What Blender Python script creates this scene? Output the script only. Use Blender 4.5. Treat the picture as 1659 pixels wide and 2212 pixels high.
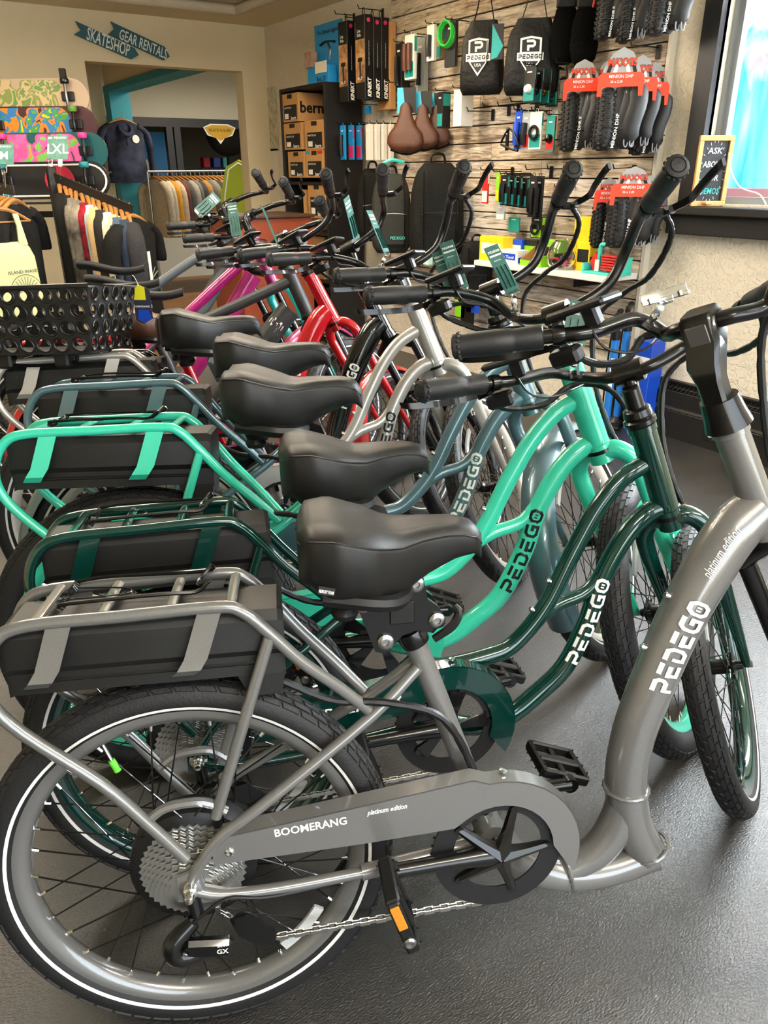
import bpy, bmesh, math, random
import numpy as np
from mathutils import Matrix, Vector
random.seed(7)
for o in list(bpy.data.objects): bpy.data.objects.remove(o)
SC = bpy.context.scene
COL = SC.collection
# ---------------------------------------------------------------- camera
FPX, CX, CY = 1650.0, 829.5, 1106.0
PITCH, ROLL, YAW = math.radians(24.0), math.radians(0.3), math.radians(33.8)
CAM = np.array([0.0, 0.0, 1.263])
_h = np.array([math.sin(YAW), math.cos(YAW), 0]); _r = np.array([math.cos(YAW), -math.sin(YAW), 0]); _u = np.array([0, 0, 1.0])
CF = _h*math.cos(PITCH) - _u*math.sin(PITCH)
_d = -_h*math.sin(PITCH) - _u*math.cos(PITCH)
CR = _r*math.cos(ROLL) + _d*math.sin(ROLL)
CD = _d*math.cos(ROLL) - _r*math.sin(ROLL)
cam = bpy.data.cameras.new('camera'); camo = bpy.data.objects.new('camera', cam); COL.objects.link(camo)
cam.sensor_fit = 'HORIZONTAL'; cam.sensor_width = 36.0; cam.lens = FPX/1659*36.0; cam.clip_start = 0.02
camo.matrix_world = Matrix(((CR[0], -CD[0], -CF[0], CAM[0]), (CR[1], -CD[1], -CF[1], CAM[1]), (CR[2], -CD[2], -CF[2], CAM[2]), (0, 0, 0, 1)))
SC.camera = camo
# ---------------------------------------------------------------- world, lights, exposure
SC.view_settings.view_transform = 'Standard'; SC.view_settings.look = 'None'
SC.view_settings.gamma = 1.0; SC.view_settings.use_curve_mapping = False
SC.view_settings.exposure = 0.18
W = bpy.data.worlds.new('world'); SC.world = W; W.use_nodes = True
bg = W.node_tree.nodes['Background']
sky = W.node_tree.nodes.new('ShaderNodeTexSky'); sky.sky_type = 'NISHITA'; sky.sun_disc = False
sky.sun_elevation = math.radians(48); sky.sun_rotation = math.radians(200); sky.air_density = 1.0
W.node_tree.links.new(sky.outputs[0], bg.inputs[0]); bg.inputs[1].default_value = 0.32

def area(name, loc, target, sx, sy, power, color):
    l = bpy.data.lights.new(name, 'AREA'); l.shape = 'RECTANGLE'; l.size = sx; l.size_y = sy; l.energy = power; l.color = color
    o = bpy.data.objects.new(name, l); COL.objects.link(o); o.location = loc
    o.rotation_euler = (Vector(target)-Vector(loc)).to_track_quat('-Z', 'Y').to_euler(); return o
# daylight entering by the side window and by the shop front behind the photographer
area('window_daylight', (3.63, .85, 1.72), (0.0, .95, 0.7), 2.2, 1.25, 340, (0.86, 0.94, 1.0))
area('shopfront_daylight', (0.6, -2.95, 1.5), (0.6, 2.0, 1.75), 4.6, 1.9, 120, (0.9, 0.96, 1.0))
area('window_daylight_upper', (3.63, 2.17, 2.165), (0.0, 2.0, 0.9), .42, .26, 22, (0.86, 0.94, 1.0))
# ceiling luminaires
LUMS = [(0.2, -0.6, 2.05), (1.9, -0.7, 2.05), (0.4, 2.9, 2.05), (2.0, 3.2, 2.05), (0.4, 4.7, 2.2), (2.2, 4.2, 2.15), (3.9, 8.6, 2.3)]
for (x, y, z), p, q in zip(LUMS, (44, 50, 30, 27, 27, 23, 40), (13, 13, 18, 18, 34, 34, 8)):
    area('luminaire_light', (x, y, z), (x, y, 0), 1.15, 0.2, p, (1.0, 0.93, 0.83) if y < 4 else (1.0, 0.84, 0.64))
    area('ceiling_fill_light', (x, y, z+.1), (x, y, 9), 1.1, 0.16, q, (1.0, 0.85, 0.66))  # upward fill, added only to brighten the ceiling and its border
sun = bpy.data.lights.new('sun', 'SUN'); sun.energy = 9.0; sun.angle = 0.01; suno = bpy.data.objects.new('sun', sun); COL.objects.link(suno)
suno.rotation_euler = Vector((.62, -.06, -.78)).to_track_quat('-Z', 'Y').to_euler()

# ---------------------------------------------------------------- pixel -> point at a real depth
def ray(u, v): return CF + CR*((u-CX)/FPX) + CD*((v-CY)/FPX)
def at(u, v, X=None, Y=None, Z=None, d=None):
    r = ray(u, v)
    if X is not None: t = (X-CAM[0])/r[0]
    elif Y is not None: t = (Y-CAM[1])/r[1]
    elif Z is not None: t = (Z-CAM[2])/r[2]
    else: t = d
    return CAM + r*t

# ---------------------------------------------------------------- materials
def lin(h):
    if isinstance(h, str):
        h = h.lstrip('#'); c = [int(h[i:i+2], 16)/255 for i in (0, 2, 4)]
        return tuple(x/12.92 if x <= .04045 else ((x+.055)/1.055)**2.4 for x in c)
    return tuple(h)
_mc = {}
def mat(name, color='#808080', rough=.5, metal=0., coat=0., spec=.5, bump=None, noise=None, emis=0., trans=0., alpha=1., ior=1.45, sheen=0., bias=None):
    if name in _mc: return _mc[name]
    m = bpy.data.materials.new(name); m.use_nodes = True; nt = m.node_tree; b = nt.nodes['Principled BSDF']
    c = lin(color); I = b.inputs
    I['Base Color'].default_value = (*c, 1); I['Roughness'].default_value = rough; I['Metallic'].default_value = metal
    I['Coat Weight'].default_value = coat; I['Coat Roughness'].default_value = .035; I['Specular IOR Level'].default_value = spec
    I['Transmission Weight'].default_value = trans; I['IOR'].default_value = ior; I['Alpha'].default_value = alpha
    if sheen: I['Sheen Weight'].default_value = sheen
    if emis: I['Emission Color'].default_value = (*c, 1); I['Emission Strength'].default_value = emis
    tc = nt.nodes.new('ShaderNodeTexCoord')
    if noise:
        n = nt.nodes.new('ShaderNodeTexNoise'); n.inputs['Scale'].default_value = noise[0]; n.inputs['Detail'].default_value = 6
        nt.links.new(tc.outputs['Object'], n.inputs['Vector'])
        r = nt.nodes.new('ShaderNodeValToRGB'); a = noise[1]; c2 = lin(noise[2]) if len(noise) > 2 else tuple(x*(1-a) for x in c)
        r.color_ramp.elements[0].position = .35; r.color_ramp.elements[1].position = .65
        r.color_ramp.elements[0].color = (*c2, 1); r.color_ramp.elements[1].color = (*c, 1)
        nt.links.new(n.outputs['Fac'], r.inputs['Fac']); nt.links.new(r.outputs['Color'], I['Base Color'])
    if bump:
        n = nt.nodes.new('ShaderNodeTexNoise'); n.inputs['Scale'].default_value = bump[0]; n.inputs['Detail'].default_value = bump[2] if len(bump) > 2 else 3
        nt.links.new(tc.outputs['Object'], n.inputs['Vector'])
        bp = nt.nodes.new('ShaderNodeBump'); bp.inputs['Strength'].default_value = bump[1]; bp.inputs['Distance'].default_value = .01
        nt.links.new(n.outputs['Fac'], bp.inputs['Height']); nt.links.new(bp.outputs['Normal'], I['Normal'])
    _mc[name] = m; return m
def paint(name, color, metal=.45, rough=.28): return mat(name, color, rough, metal, coat=.9, noise=(900, .18))
BLK = mat('black_satin_metal', '#0c0c0c', .28, .3, coat=.4)
BLKP = mat('black_plastic', '#101010', .42, spec=.4)
RUB = mat('black_rubber', '#161616', .62, bump=(300, .1))
TIRE = mat('tire_rubber', '#151516', .6, bump=(260, .12))
GRIP = mat('grip_leatherette', '#18181a', .46, bump=(900, .1))
SADL = mat('saddle_leatherette', '#141413', .48, bump=(900, .05), spec=.42)
CHR = mat('chrome', '#d8d8d8', .14, 1.)
STL = mat('steel', '#9a9a98', .3, 1.)
WHT = mat('white_print', '#e9e9e4', .5)
BLKT = mat('black_print', '#101010', .5)
CLR = mat('clear_acrylic', '#f4f8f8', .05, trans=1., ior=1.35)
CARD = mat('white_card', '#e8e6df', .6)
TEALP = mat('teal_print', '#1f9a94', .5)

# ---------------------------------------------------------------- mesh helpers
def nrm(v): v = np.asarray(v, float); n = np.linalg.norm(v); return v/n if n > 1e-12 else v
def frame_of(t):
    t = nrm(t); a = np.array([0, 0, 1.]) if abs(t[2]) < .9 else np.array([1., 0, 0])
    x = nrm(np.cross(a, t)); return x, np.cross(t, x)
def catmull(pts, n=8):
    P = [np.asarray(p, float) for p in pts]
    if len(P) < 3: return P
    P = [2*P[0]-P[1]] + P + [2*P[-1]-P[-2]]; out = []
    for i in range(1, len(P)-2):
        a, b, c, d = P[i-1:i+3]
        for k in range(n):
            t = k/n; out.append(.5*((2*b)+(c-a)*t+(2*a-5*b+4*c-d)*t*t+(3*b-a-3*c+d)*t**3))
    out.append(P[-2]); return out
class MB:
    def __init__(s): s.v = []; s.f = []
    def add(s, v, f):
        k = len(s.v); s.v += [tuple(map(float, p)) for p in v]; s.f += [tuple(i+k for i in q) for q in f]; return s
    def tube(s, path, r, seg=12, cap=True, closed=False, flat=1.0):
        P = [np.asarray(p, float) for p in path]; n = len(P)
        R = list(r) if hasattr(r, '__len__') else [r]*n
        if len(R) != n: R = list(np.interp(np.linspace(0, 1, n), np.linspace(0, 1, len(R)), R))
        T = []
        for i in range(n):
            if closed: t = P[(i+1) % n]-P[i-1]
            else: t = P[min(i+1, n-1)]-P[max(i-1, 0)]
            T.append(nrm(t))
        x, y = frame_of(T[0]); V = []
        for i in range(n):
            x = nrm(x-T[i]*(x@T[i])); y = np.cross(T[i], x)
            for k in range(seg):
                a = 2*math.pi*k/seg; V.append(P[i]+(x*math.cos(a)+y*math.sin(a)*flat)*R[i])
        F = []
        for i in range(n if closed else n-1):
            j = (i+1) % n
            for k in range(seg):
                l = (k+1) % seg; F.append((i*seg+k, i*seg+l, j*seg+l, j*seg+k))
        if cap and not closed: F += [tuple(range(seg-1, -1, -1)), tuple(range((n-1)*seg, n*seg))]
        return s.add(V, F)
    def bar(s, path, r, n=6, **k): return s.tube(catmull(path, n), r, **k)
    def cyl(s, a, b, r, r2=None, seg=16): return s.tube([a, b], [r, r if r2 is None else r2], seg)
    def lathe(s, prof, o=(0, 0, 0), ax=(0, 1, 0), seg=32, closed=False):
        o = np.asarray(o, float); ax = nrm(ax); x, y = frame_of(ax); V = []; n = len(prof)
        for r, h in prof:
            for k in range(seg):
                a = 2*math.pi*k/seg; V.append(o+ax*h+(x*math.cos(a)+y*math.sin(a))*r)
        F = []
        for i in range(n if closed else n-1):
            j = (i+1) % n
            for k in range(seg):
                l = (k+1) % seg; F.append((i*seg+k, j*seg+k, j*seg+l, i*seg+l))
        if not closed:
            if prof[0][0] > 1e-6: F.append(tuple(range(seg)))
            if prof[-1][0] > 1e-6: F.append(tuple(range(n*seg-1, (n-1)*seg-1, -1)))
        return s.add(V, F)
    def box(s, c, d, R=None, bev=0.):
        c = np.asarray(c, float); hx, hy, hz = [q/2 for q in d]
        if bev <= 0:
            V = [(x, y, z) for x in (-hx, hx) for y in (-hy, hy) for z in (-hz, hz)]
            F = [(0, 1, 3, 2), (4, 6, 7, 5), (0, 4, 5, 1), (2, 3, 7, 6), (0, 2, 6, 4), (1, 5, 7, 3)]
        else:
            b = min(bev, hx*.98, hy*.98, hz*.98); V = []; idx = {}
            for sx in (-1, 1):
                for sy in (-1, 1):
                    for sz in (-1, 1):
                        for a in range(3):
                            p = [sx*(hx-b), sy*(hy-b), sz*(hz-b)]; p[a] = (sx*hx, sy*hy, sz*hz)[a]
                            idx[(sx, sy, sz, a)] = len(V); V.append(tuple(p))
            F = []; I = idx
            for a in range(3):
                u, w = (a+1) % 3, (a+2) % 3
                for sg in (-1, 1):
                    q = []
                    for su, sw in ((-1, -1), (1, -1), (1, 1), (-1, 1)):
                        t = [0, 0, 0]; t[a] = sg; t[u] = su; t[w] = sw; q.append(I[(*t, a)])
                    F.append(tuple(q if sg > 0 else q[::-1]))
                for su in (-1, 1):
                    for sw in (-1, 1):
                        t0 = [0, 0, 0]; t1 = [0, 0, 0]; t0[a] = -1; t1[a] = 1; t0[u] = t1[u] = su; t0[w] = t1[w] = sw
                        q = [I[(*t0, u)], I[(*t1, u)], I[(*t1, w)], I[(*t0, w)]]
                        F.append(tuple(q if su*sw > 0 else q[::-1]))
            for sx in (-1, 1):
                for sy in (-1, 1):
                    for sz in (-1, 1):
                        q = [I[(sx, sy, sz, 0)], I[(sx, sy, sz, 1)], I[(sx, sy, sz, 2)]]
                        F.append(tuple(q if sx*sy*sz > 0 else q[::-1]))
        if R is not None: V = [np.asarray(R) @ np.asarray(p) for p in V]
        return s.add([c+np.asarray(p) for p in V], F)
    def prism(s, poly, o, ex, ey, th):
        """extrude a 2-D outline (list of (a,b)) by th along ex x ey"""
        o = np.asarray(o, float); ex = np.asarray(ex, float); ey = np.asarray(ey, float); ez = nrm(np.cross(ex, ey)); n = len(poly)
        V = [o+ex*a+ey*b for a, b in poly]+[o+ex*a+ey*b+ez*th for a, b in poly]
        F = [tuple(range(n-1, -1, -1)), tuple(range(n, 2*n))]+[(i, (i+1) % n, n+(i+1) % n, n+i) for i in range(n)]
        return s.add(V, F)
    def strip(s, A, B, th, nvec):
        """band between polylines A and B (same length), thickness th along nvec(i) or constant"""
        n = len(A); V = []
        for i in range(n):
            nv = np.asarray(nvec[i] if hasattr(nvec[0], '__len__') else nvec, float)*th
            a = np.asarray(A[i], float); b = np.asarray(B[i], float); V += [a, b, b+nv, a+nv]
        F = []
        for i in range(n-1):
            k = 4*i
            for j in range(4): F.append((k+j, k+(j+1) % 4, k+4+(j+1) % 4, k+4+j))
        F += [(3, 2, 1, 0), tuple(4*(n-1)+j for j in range(4))]
        return s.add(V, F)
    def loft(s, rings, cap=True):
        n = len(rings[0]); V = [p for r in rings for p in r]; F = []
        for i in range(len(rings)-1):
            for k in range(n):
                l = (k+1) % n; F.append((i*n+k, i*n+l, (i+1)*n+l, (i+1)*n+k))
        if cap: F += [tuple(range(n-1, -1, -1)), tuple(range((len(rings)-1)*n, len(rings)*n))]
        return s.add(V, F)
    def ball(s, c, r, seg=12, rings=8, sc=(1, 1, 1)):
        c = np.asarray(c, float); V = []
        for i in range(rings+1):
            t = math.pi*i/rings
            for k in range(seg):
                a = 2*math.pi*k/seg; V.append(c+np.array([math.sin(t)*math.cos(a)*sc[0], math.sin(t)*math.sin(a)*sc[1], math.cos(t)*sc[2]])*r)
        F = [(i*seg+k, (i+1)*seg+k, (i+1)*seg+(k+1) % seg, i*seg+(k+1) % seg) for i in range(rings) for k in range(seg)]
        return s.add(V, F)
    def xf(s, fn): s.v = [tuple(map(float, fn(np.asarray(p)))) for p in s.v]; return s
    def mesh(s, name, m=None, smooth=38):
        me = bpy.data.meshes.new(name); me.from_pydata(s.v, [], s.f)
        if smooth:
            me.shade_smooth(); me.set_sharp_from_angle(angle=math.radians(smooth))
        if m: me.materials.append(m)
        return me
    def build(s, name, m, parent=None, smooth=38):
        return link(name, s.mesh(name, m, smooth), parent)
def link(name, me, parent=None, mx=None):
    o = bpy.data.objects.new(name, me); COL.objects.link(o)
    if parent: o.parent = parent
    if mx is not None: o.matrix_local = mx
    return o
def tag(o, label, cat, group=None):
    o['label'] = label; o['category'] = cat
    if group: o['group'] = group
    return o
def thing(name, label, cat, mx=None, group=None):
    o = bpy.data.objects.new(name, None); COL.objects.link(o); o.empty_display_size = .05
    if mx is not None: o.matrix_world = mx
    return tag(o, label, cat, group)
def struct(o): o['kind'] = 'structure'; return o
def MX(o, x, y, z): return Matrix(((x[0], y[0], z[0], o[0]), (x[1], y[1], z[1], o[1]), (x[2], y[2], z[2], o[2]), (0, 0, 0, 1)))
def TR(x, y, z, rz=0.): return Matrix.Translation((x, y, z)) @ Matrix.Rotation(rz, 4, 'Z')
_tc = {}
def textmb(txt, bold=0., shear=0., res=2):
    """flat text, height of capitals about 0.7, in the xy plane -> list of verts, faces, width"""
    key = (txt, bold, shear)
    if key not in _tc:
        c = bpy.data.curves.new('t', 'FONT'); c.body = txt; c.size = 1.; c.offset = bold; c.shear = shear; c.resolution_u = res; c.fill_mode = 'FRONT'
        o = bpy.data.objects.new('t', c); COL.objects.link(o)
        dg = bpy.context.evaluated_depsgraph_get(); me = bpy.data.meshes.new_from_object(o.evaluated_get(dg))
        v = np.array([p.co[:2] for p in me.vertices]) if len(me.vertices) else np.zeros((0, 2)); f = [tuple(p.vertices) for p in me.polygons]
        bpy.data.objects.remove(o); bpy.data.curves.remove(c); bpy.data.meshes.remove(me)
        if len(v): v[:, 0] -= v[:, 0].min()
        _tc[key] = (v, f, float(v[:, 0].max()) if len(v) else 0.)
    return _tc[key]
def put_text(mb, txt, o, ex, ey, h, w=None, center=True, bold=.01, shear=0., lift=.0):
    """text on a plane: o = middle (or left) of the line, ex/ey = unit directions, h = capital height, w = width to fit"""
    v, f, tw = textmb(txt, bold, shear)
    if not len(v): return mb
    sy = h/.7; sx = w/tw if w else sy
    o = np.asarray(o, float); ex = nrm(ex); ey = nrm(ey); n = np.cross(ex, ey)
    off = tw/2 if center else 0
    return mb.add([o+ex*((a-off)*sx)+ey*((b-.35)*sy)+n*lift for a, b in v], f)
# the bike maker's lettering as thick strokes in a 1x1 cell
GLY = {'P': [[(.0, .9), (.7, .9), (.86, .76), (.86, .56), (.7, .42), (.18, .42), (.18, .0)]],
       'E': [[(.9, .9), (.1, .9)], [(.02, .5), (.82, .5)], [(.18, .5), (.18, .1), (.9, .1)]],
       'D': [[(.02, .9), (.66, .9), (.86, .7), (.86, .3), (.66, .1), (.18, .1), (.18, .6)]],
       'G': [[(.9, .9), (.3, .9), (.12, .72), (.12, .28), (.3, .1), (.86, .1), (.86, .5), (.5, .5)]],
       'O': [[(.3, .9), (.7, .9), (.88, .7), (.88, .3), (.7, .1), (.3, .1), (.12, .3), (.12, .7), (.3, .9)], [(.4, .4), (.4, .62)], [(.6, .4), (.6, .62)]]}
def stroke_word(word, t=.22, gap=.12):
    V = []; F = []; x0 = 0.
    for ch in word:
        for gi, pl in enumerate(GLY[ch]):
            tt = t if not (ch == 'O' and gi) else .1
            P = []
            for a, b in zip(pl[:-1], pl[1:]):
                m = max(1, int(math.hypot(b[0]-a[0], b[1]-a[1])/.2))
                P += [(a[0]+(b[0]-a[0])*i/m, a[1]+(b[1]-a[1])*i/m) for i in range(m)]
            P.append(pl[-1]); P = np.array(P, float); n = len(P); k = len(V)
            cl = pl[0] == pl[-1]
            for i in range(n):
                d1 = P[i]-P[i-1] if i else (P[0]-P[-2] if cl else P[1]-P[0]); d2 = P[i+1]-P[i] if i < n-1 else (P[1]-P[0] if cl else P[-1]-P[-2])
                d1 = nrm(d1); d2 = nrm(d2); m = nrm(d1+d2); nn = np.array([-m[1], m[0]]); w = tt/2/max(.5, float(m@d1))
                V += [(x0+P[i][0]+nn[0]*w, P[i][1]+nn[1]*w), (x0+P[i][0]-nn[0]*w, P[i][1]-nn[1]*w)]
            F += [(k+2*i, k+2*i+1, k+2*i+3, k+2*i+2) for i in range(n-1)]
        x0 += 1.+gap
    return np.array(V), F, x0-gap
# ================================================================ room shell
def quad_box(mb, x0, x1, y0, y1, z0, z1, bev=0): return mb.box(((x0+x1)/2, (y0+y1)/2, (z0+z1)/2), (x1-x0, y1-y0, z1-z0), None, bev)
def nodes_mat(name, rough=.8):
    m = bpy.data.materials.new(name); m.use_nodes = True; nt = m.node_tree; b = nt.nodes['Principled BSDF']; b.inputs['Roughness'].default_value = rough
    return m, nt, b, nt.nodes.new, nt.links.new
def floor_mat():
    m, nt, b, N, Lk = nodes_mat('black_vinyl_floor', .42); b.inputs['Specular IOR Level'].default_value = 1.0
    tc = N('ShaderNodeTexCoord'); n1 = N('ShaderNodeTexNoise'); n1.inputs['Scale'].default_value = 2.2; n1.inputs['Detail'].default_value = 8; n1.inputs['Roughness'].default_value = .65
    Lk(tc.outputs['Object'], n1.inputs['Vector'])
    r = N('ShaderNodeValToRGB'); r.color_ramp.elements[0].position = .38; r.color_ramp.elements[1].position = .7
    r.color_ramp.elements[0].color = (.014, .014, .014, 1); r.color_ramp.elements[1].color = (.034, .031, .028, 1)
    Lk(n1.outputs['Fac'], r.inputs['Fac'])
    n3 = N('ShaderNodeTexNoise'); n3.inputs['Scale'].default_value = 60; n3.inputs['Detail'].default_value = 2; Lk(tc.outputs['Object'], n3.inputs['Vector'])
    r3 = N('ShaderNodeValToRGB'); r3.color_ramp.elements[0].position = .74; r3.color_ramp.elements[1].position = .78
    r3.color_ramp.elements[0].color = (0, 0, 0, 1); r3.color_ramp.elements[1].color = (.12, .11, .1, 1); Lk(n3.outputs['Fac'], r3.inputs['Fac'])
    mx = N('ShaderNodeMix'); mx.data_type = 'RGBA'; mx.blend_type = 'ADD'; mx.inputs['Factor'].default_value = 1.
    Lk(r.outputs['Color'], mx.inputs['A']); Lk(r3.outputs['Color'], mx.inputs['B']); Lk(mx.outputs['Result'], b.inputs['Base Color'])
    rr = N('ShaderNodeMapRange'); rr.inputs['To Min'].default_value = .3; rr.inputs['To Max'].default_value = .44; Lk(n1.outputs['Fac'], rr.inputs['Value']); Lk(rr.outputs['Result'], b.inputs['Roughness'])
    n2 = N('ShaderNodeTexNoise'); n2.inputs['Scale'].default_value = 150; n2.inputs['Detail'].default_value = 4
    mp = N('ShaderNodeMapping'); mp.inputs['Scale'].default_value = (1, 2.2, 1); mp.inputs['Rotation'].default_value = (0, 0, .5); Lk(tc.outputs['Object'], mp.inputs['Vector']); Lk(mp.outputs['Vector'], n2.inputs['Vector'])
    bp = N('ShaderNodeBump'); bp.inputs['Strength'].default_value = .5; bp.inputs['Distance'].default_value = .004; Lk(n2.outputs['Fac'], bp.inputs['Height']); Lk(bp.outputs['Normal'], b.inputs['Normal'])
    return m
def stucco_mat(name, col, dist=.012):
    m, nt, b, N, Lk = nodes_mat(name, .85); b.inputs['Base Color'].default_value = (*lin(col), 1)
    tc = N('ShaderNodeTexCoord'); v = N('ShaderNodeTexNoise'); v.inputs['Scale'].default_value = 26; v.inputs['Detail'].default_value = 3; v.inputs['Distortion'].default_value = 1.6
    Lk(tc.outputs['Object'], v.inputs['Vector']); r = N('ShaderNodeValToRGB'); r.color_ramp.elements[0].position = .47; r.color_ramp.elements[1].position = .56; Lk(v.outputs['Fac'], r.inputs['Fac'])
    bp = N('ShaderNodeBump'); bp.inputs['Strength'].default_value = .45; bp.inputs['Distance'].default_value = dist; Lk(r.outputs['Color'], bp.inputs['Height']); Lk(bp.outputs['Normal'], b.inputs['Normal'])
    return m
def plank_mat(i):
    base = ['#a8957c', '#b5a893', '#94806a', '#b0a08a', '#a1958a', '#bdb5a8'][i % 6]
    m, nt, b, N, Lk = nodes_mat('weathered_plank_%d' % i, .75)
    tc = N('ShaderNodeTexCoord'); mp = N('ShaderNodeMapping'); mp.inputs['Scale'].default_value = (1, 1.5, 16); mp.inputs['Location'].default_value = (i*3.1, i*1.7, i*.9); Lk(tc.outputs['Object'], mp.inputs['Vector'])
    n = N('ShaderNodeTexNoise'); n.inputs['Scale'].default_value = 3.2; n.inputs['Detail'].default_value = 9; n.inputs['Roughness'].default_value = .68; n.inputs['Distortion'].default_value = 1.1; Lk(mp.outputs['Vector'], n.inputs['Vector'])
    r = N('ShaderNodeValToRGB'); e = r.color_ramp.elements; e[0].position = .3; e[0].color = (*lin('#4a3a2c'), 1); e[1].position = .68; e[1].color = (*lin('#dcd4c4'), 1)
    q = e.new(.47); q.color = (*lin(base), 1); Lk(n.outputs['Fac'], r.inputs['Fac']); Lk(r.outputs['Color'], b.inputs['Base Color'])
    bp = N('ShaderNodeBump'); bp.inputs['Strength'].default_value = .3; bp.inputs['Distance'].default_value = .004; Lk(n.outputs['Fac'], bp.inputs['Height']); Lk(bp.outputs['Normal'], b.inputs['Normal'])
    return m
WALLC = stucco_mat('cream_stucco', '#d9cfbb'); FARW = mat('cream_plaster', '#dccfae', .85, bump=(40, .15), noise=(1.2, .06)); CEIL = mat('textured_ceiling', '#d6ccb4', .9, bump=(190, .9, 4))
WFR_ = mat('rod_white', '#cfcfc8', .5)
XW, YF, ZC = 3.40, 6.87, 2.39
WY0, WY1, WZ0, WZ1 = .12, 2.40, 1.12, 2.30       # side window opening
struct(quad_box(MB(), -3.2, 8.0, -3.2, 13.0, -.1, 0).build('floor', floor_mat(), None, 0))
w = MB()
quad_box(w, XW, XW+.16, WY1, YF+.15, 0, 2.75); quad_box(w, XW, XW+.16, -3.0, WY0, 0, 2.75); quad_box(w, XW, XW+.16, WY0, WY1, 0, WZ0); quad_box(w, XW, XW+.16, WY0, WY1, WZ1, 2.75)
struct(w.build('wall_right', WALLC, None, 0))
w = MB(); quad_box(w, -3.2, 1.865, YF, YF+.15, 0, 2.75); quad_box(w, 1.865, XW, YF, YF+.15, 2.05, 2.75); struct(w.build('wall_far', FARW, None, 0))
struct(quad_box(MB(), -3.2, -3.05, -3.0, 13.0, 0, 2.75).build('wall_left', FARW, None, 0))
w = MB(); quad_box(w, -3.2, 3.56, -3.2, -3.05, 0, .5); quad_box(w, -3.2, 3.56, -3.2, -3.05, 2.5, 2.75); quad_box(w, -3.2, -1.8, -3.2, -3.05, .5, 2.5); quad_box(w, 2.95, 3.56, -3.2, -3.05, .5, 2.5); struct(w.build('wall_back', FARW, None, 0))
# ceiling: a dropped border along the walls, a raised textured field inside it
w = MB(); quad_box(w, -3.05, XW, -3.05, YF, 2.46, 2.72); struct(w.build('ceiling', CEIL, None, 0))
w = MB(); quad_box(w, -3.05, XW, 6.5, YF, ZC, 2.46); quad_box(w, 3.0, XW, -3.05, 6.5, ZC, 2.46); struct(w.build('trim_1', FARW, None, 0))
w = MB(); w.bar([(-3.05, 6.48, 2.42), (2.98, 6.48, 2.42)], .035, seg=10); w.bar([(2.98, 6.48, 2.42), (2.98, -3.05, 2.42)], .035, seg=10); struct(w.build('trim_2', CEIL, None))
# luminaires on rods, hung low so the added upward fill reaches the ceiling
for i, (x, y, z) in enumerate(LUMS):
    r = thing('ceiling_light', 'white hanging luminaire, %s counting away from the shop front' % ['first', 'second', 'third', 'fourth', 'fifth', 'sixth', 'seventh'][i], 'light', TR(x, y, z), 'ceiling luminaires')
    quad_box(MB(), -.62, .62, -.12, .12, .02, .085, .01).build('housing', CARD, r, 0)
    quad_box(MB(), -.575, .575, -.1, .1, .006, .02).build('tube_cover', mat('lamp_cover', '#ffe3bd', .6, emis=5.), r, 0)
    for sx in (-.5, .5): MB().cyl((sx, 0, .08), (sx, 0, 2.46-z), .006, seg=6).build('suspension_rod', CHR if False else WFR_, r)
# side window
BFR = mat('black_window_frame', '#17171a', .4); WFR = mat('white_window_frame', '#8f959a', .35, .4)
r = quad_box(MB(), XW-.035, XW+.02, WY1, WY1+.088, WZ0-.1, 2.42); quad_box(r, XW-.035, XW+.02, WY0-.09, WY0, WZ0-.1, 2.42); quad_box(r, XW-.035, XW+.02, WY0, WY1, WZ1, WZ1+.09)
r = struct(r.build('window_1', BFR, None, 0))
q = MB(); quad_box(q, XW+.05, XW+.09, WY1-.055, WY1, WZ0, WZ1); quad_box(q, XW+.05, XW+.09, WY0, WY0+.055, WZ0, WZ1); quad_box(q, XW+.05, XW+.09, WY0, WY1, WZ1-.05, WZ1); quad_box(q, XW+.05, XW+.09, WY0, WY1, WZ0, WZ0+.03)
q.build('window_frame', WFR, r, 0)
quad_box(MB(), XW+.066, XW+.072, WY0+.05, WY1-.05, WZ0+.03, WZ1-.05).build('pane', mat('window_glass', '#ffffff', .0, trans=1., ior=1.02), r, 0)
q = MB(); quad_box(q, XW-.13, XW+.05, WY0-.12, WY1+.115, 1.075, 1.11, .004); quad_box(q, XW-.085, XW, WY0-.1, WY1+.10, .985, 1.075, .004); q.build('window_sill', mat('dark_sill', '#131313', .5), r, 0)
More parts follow.
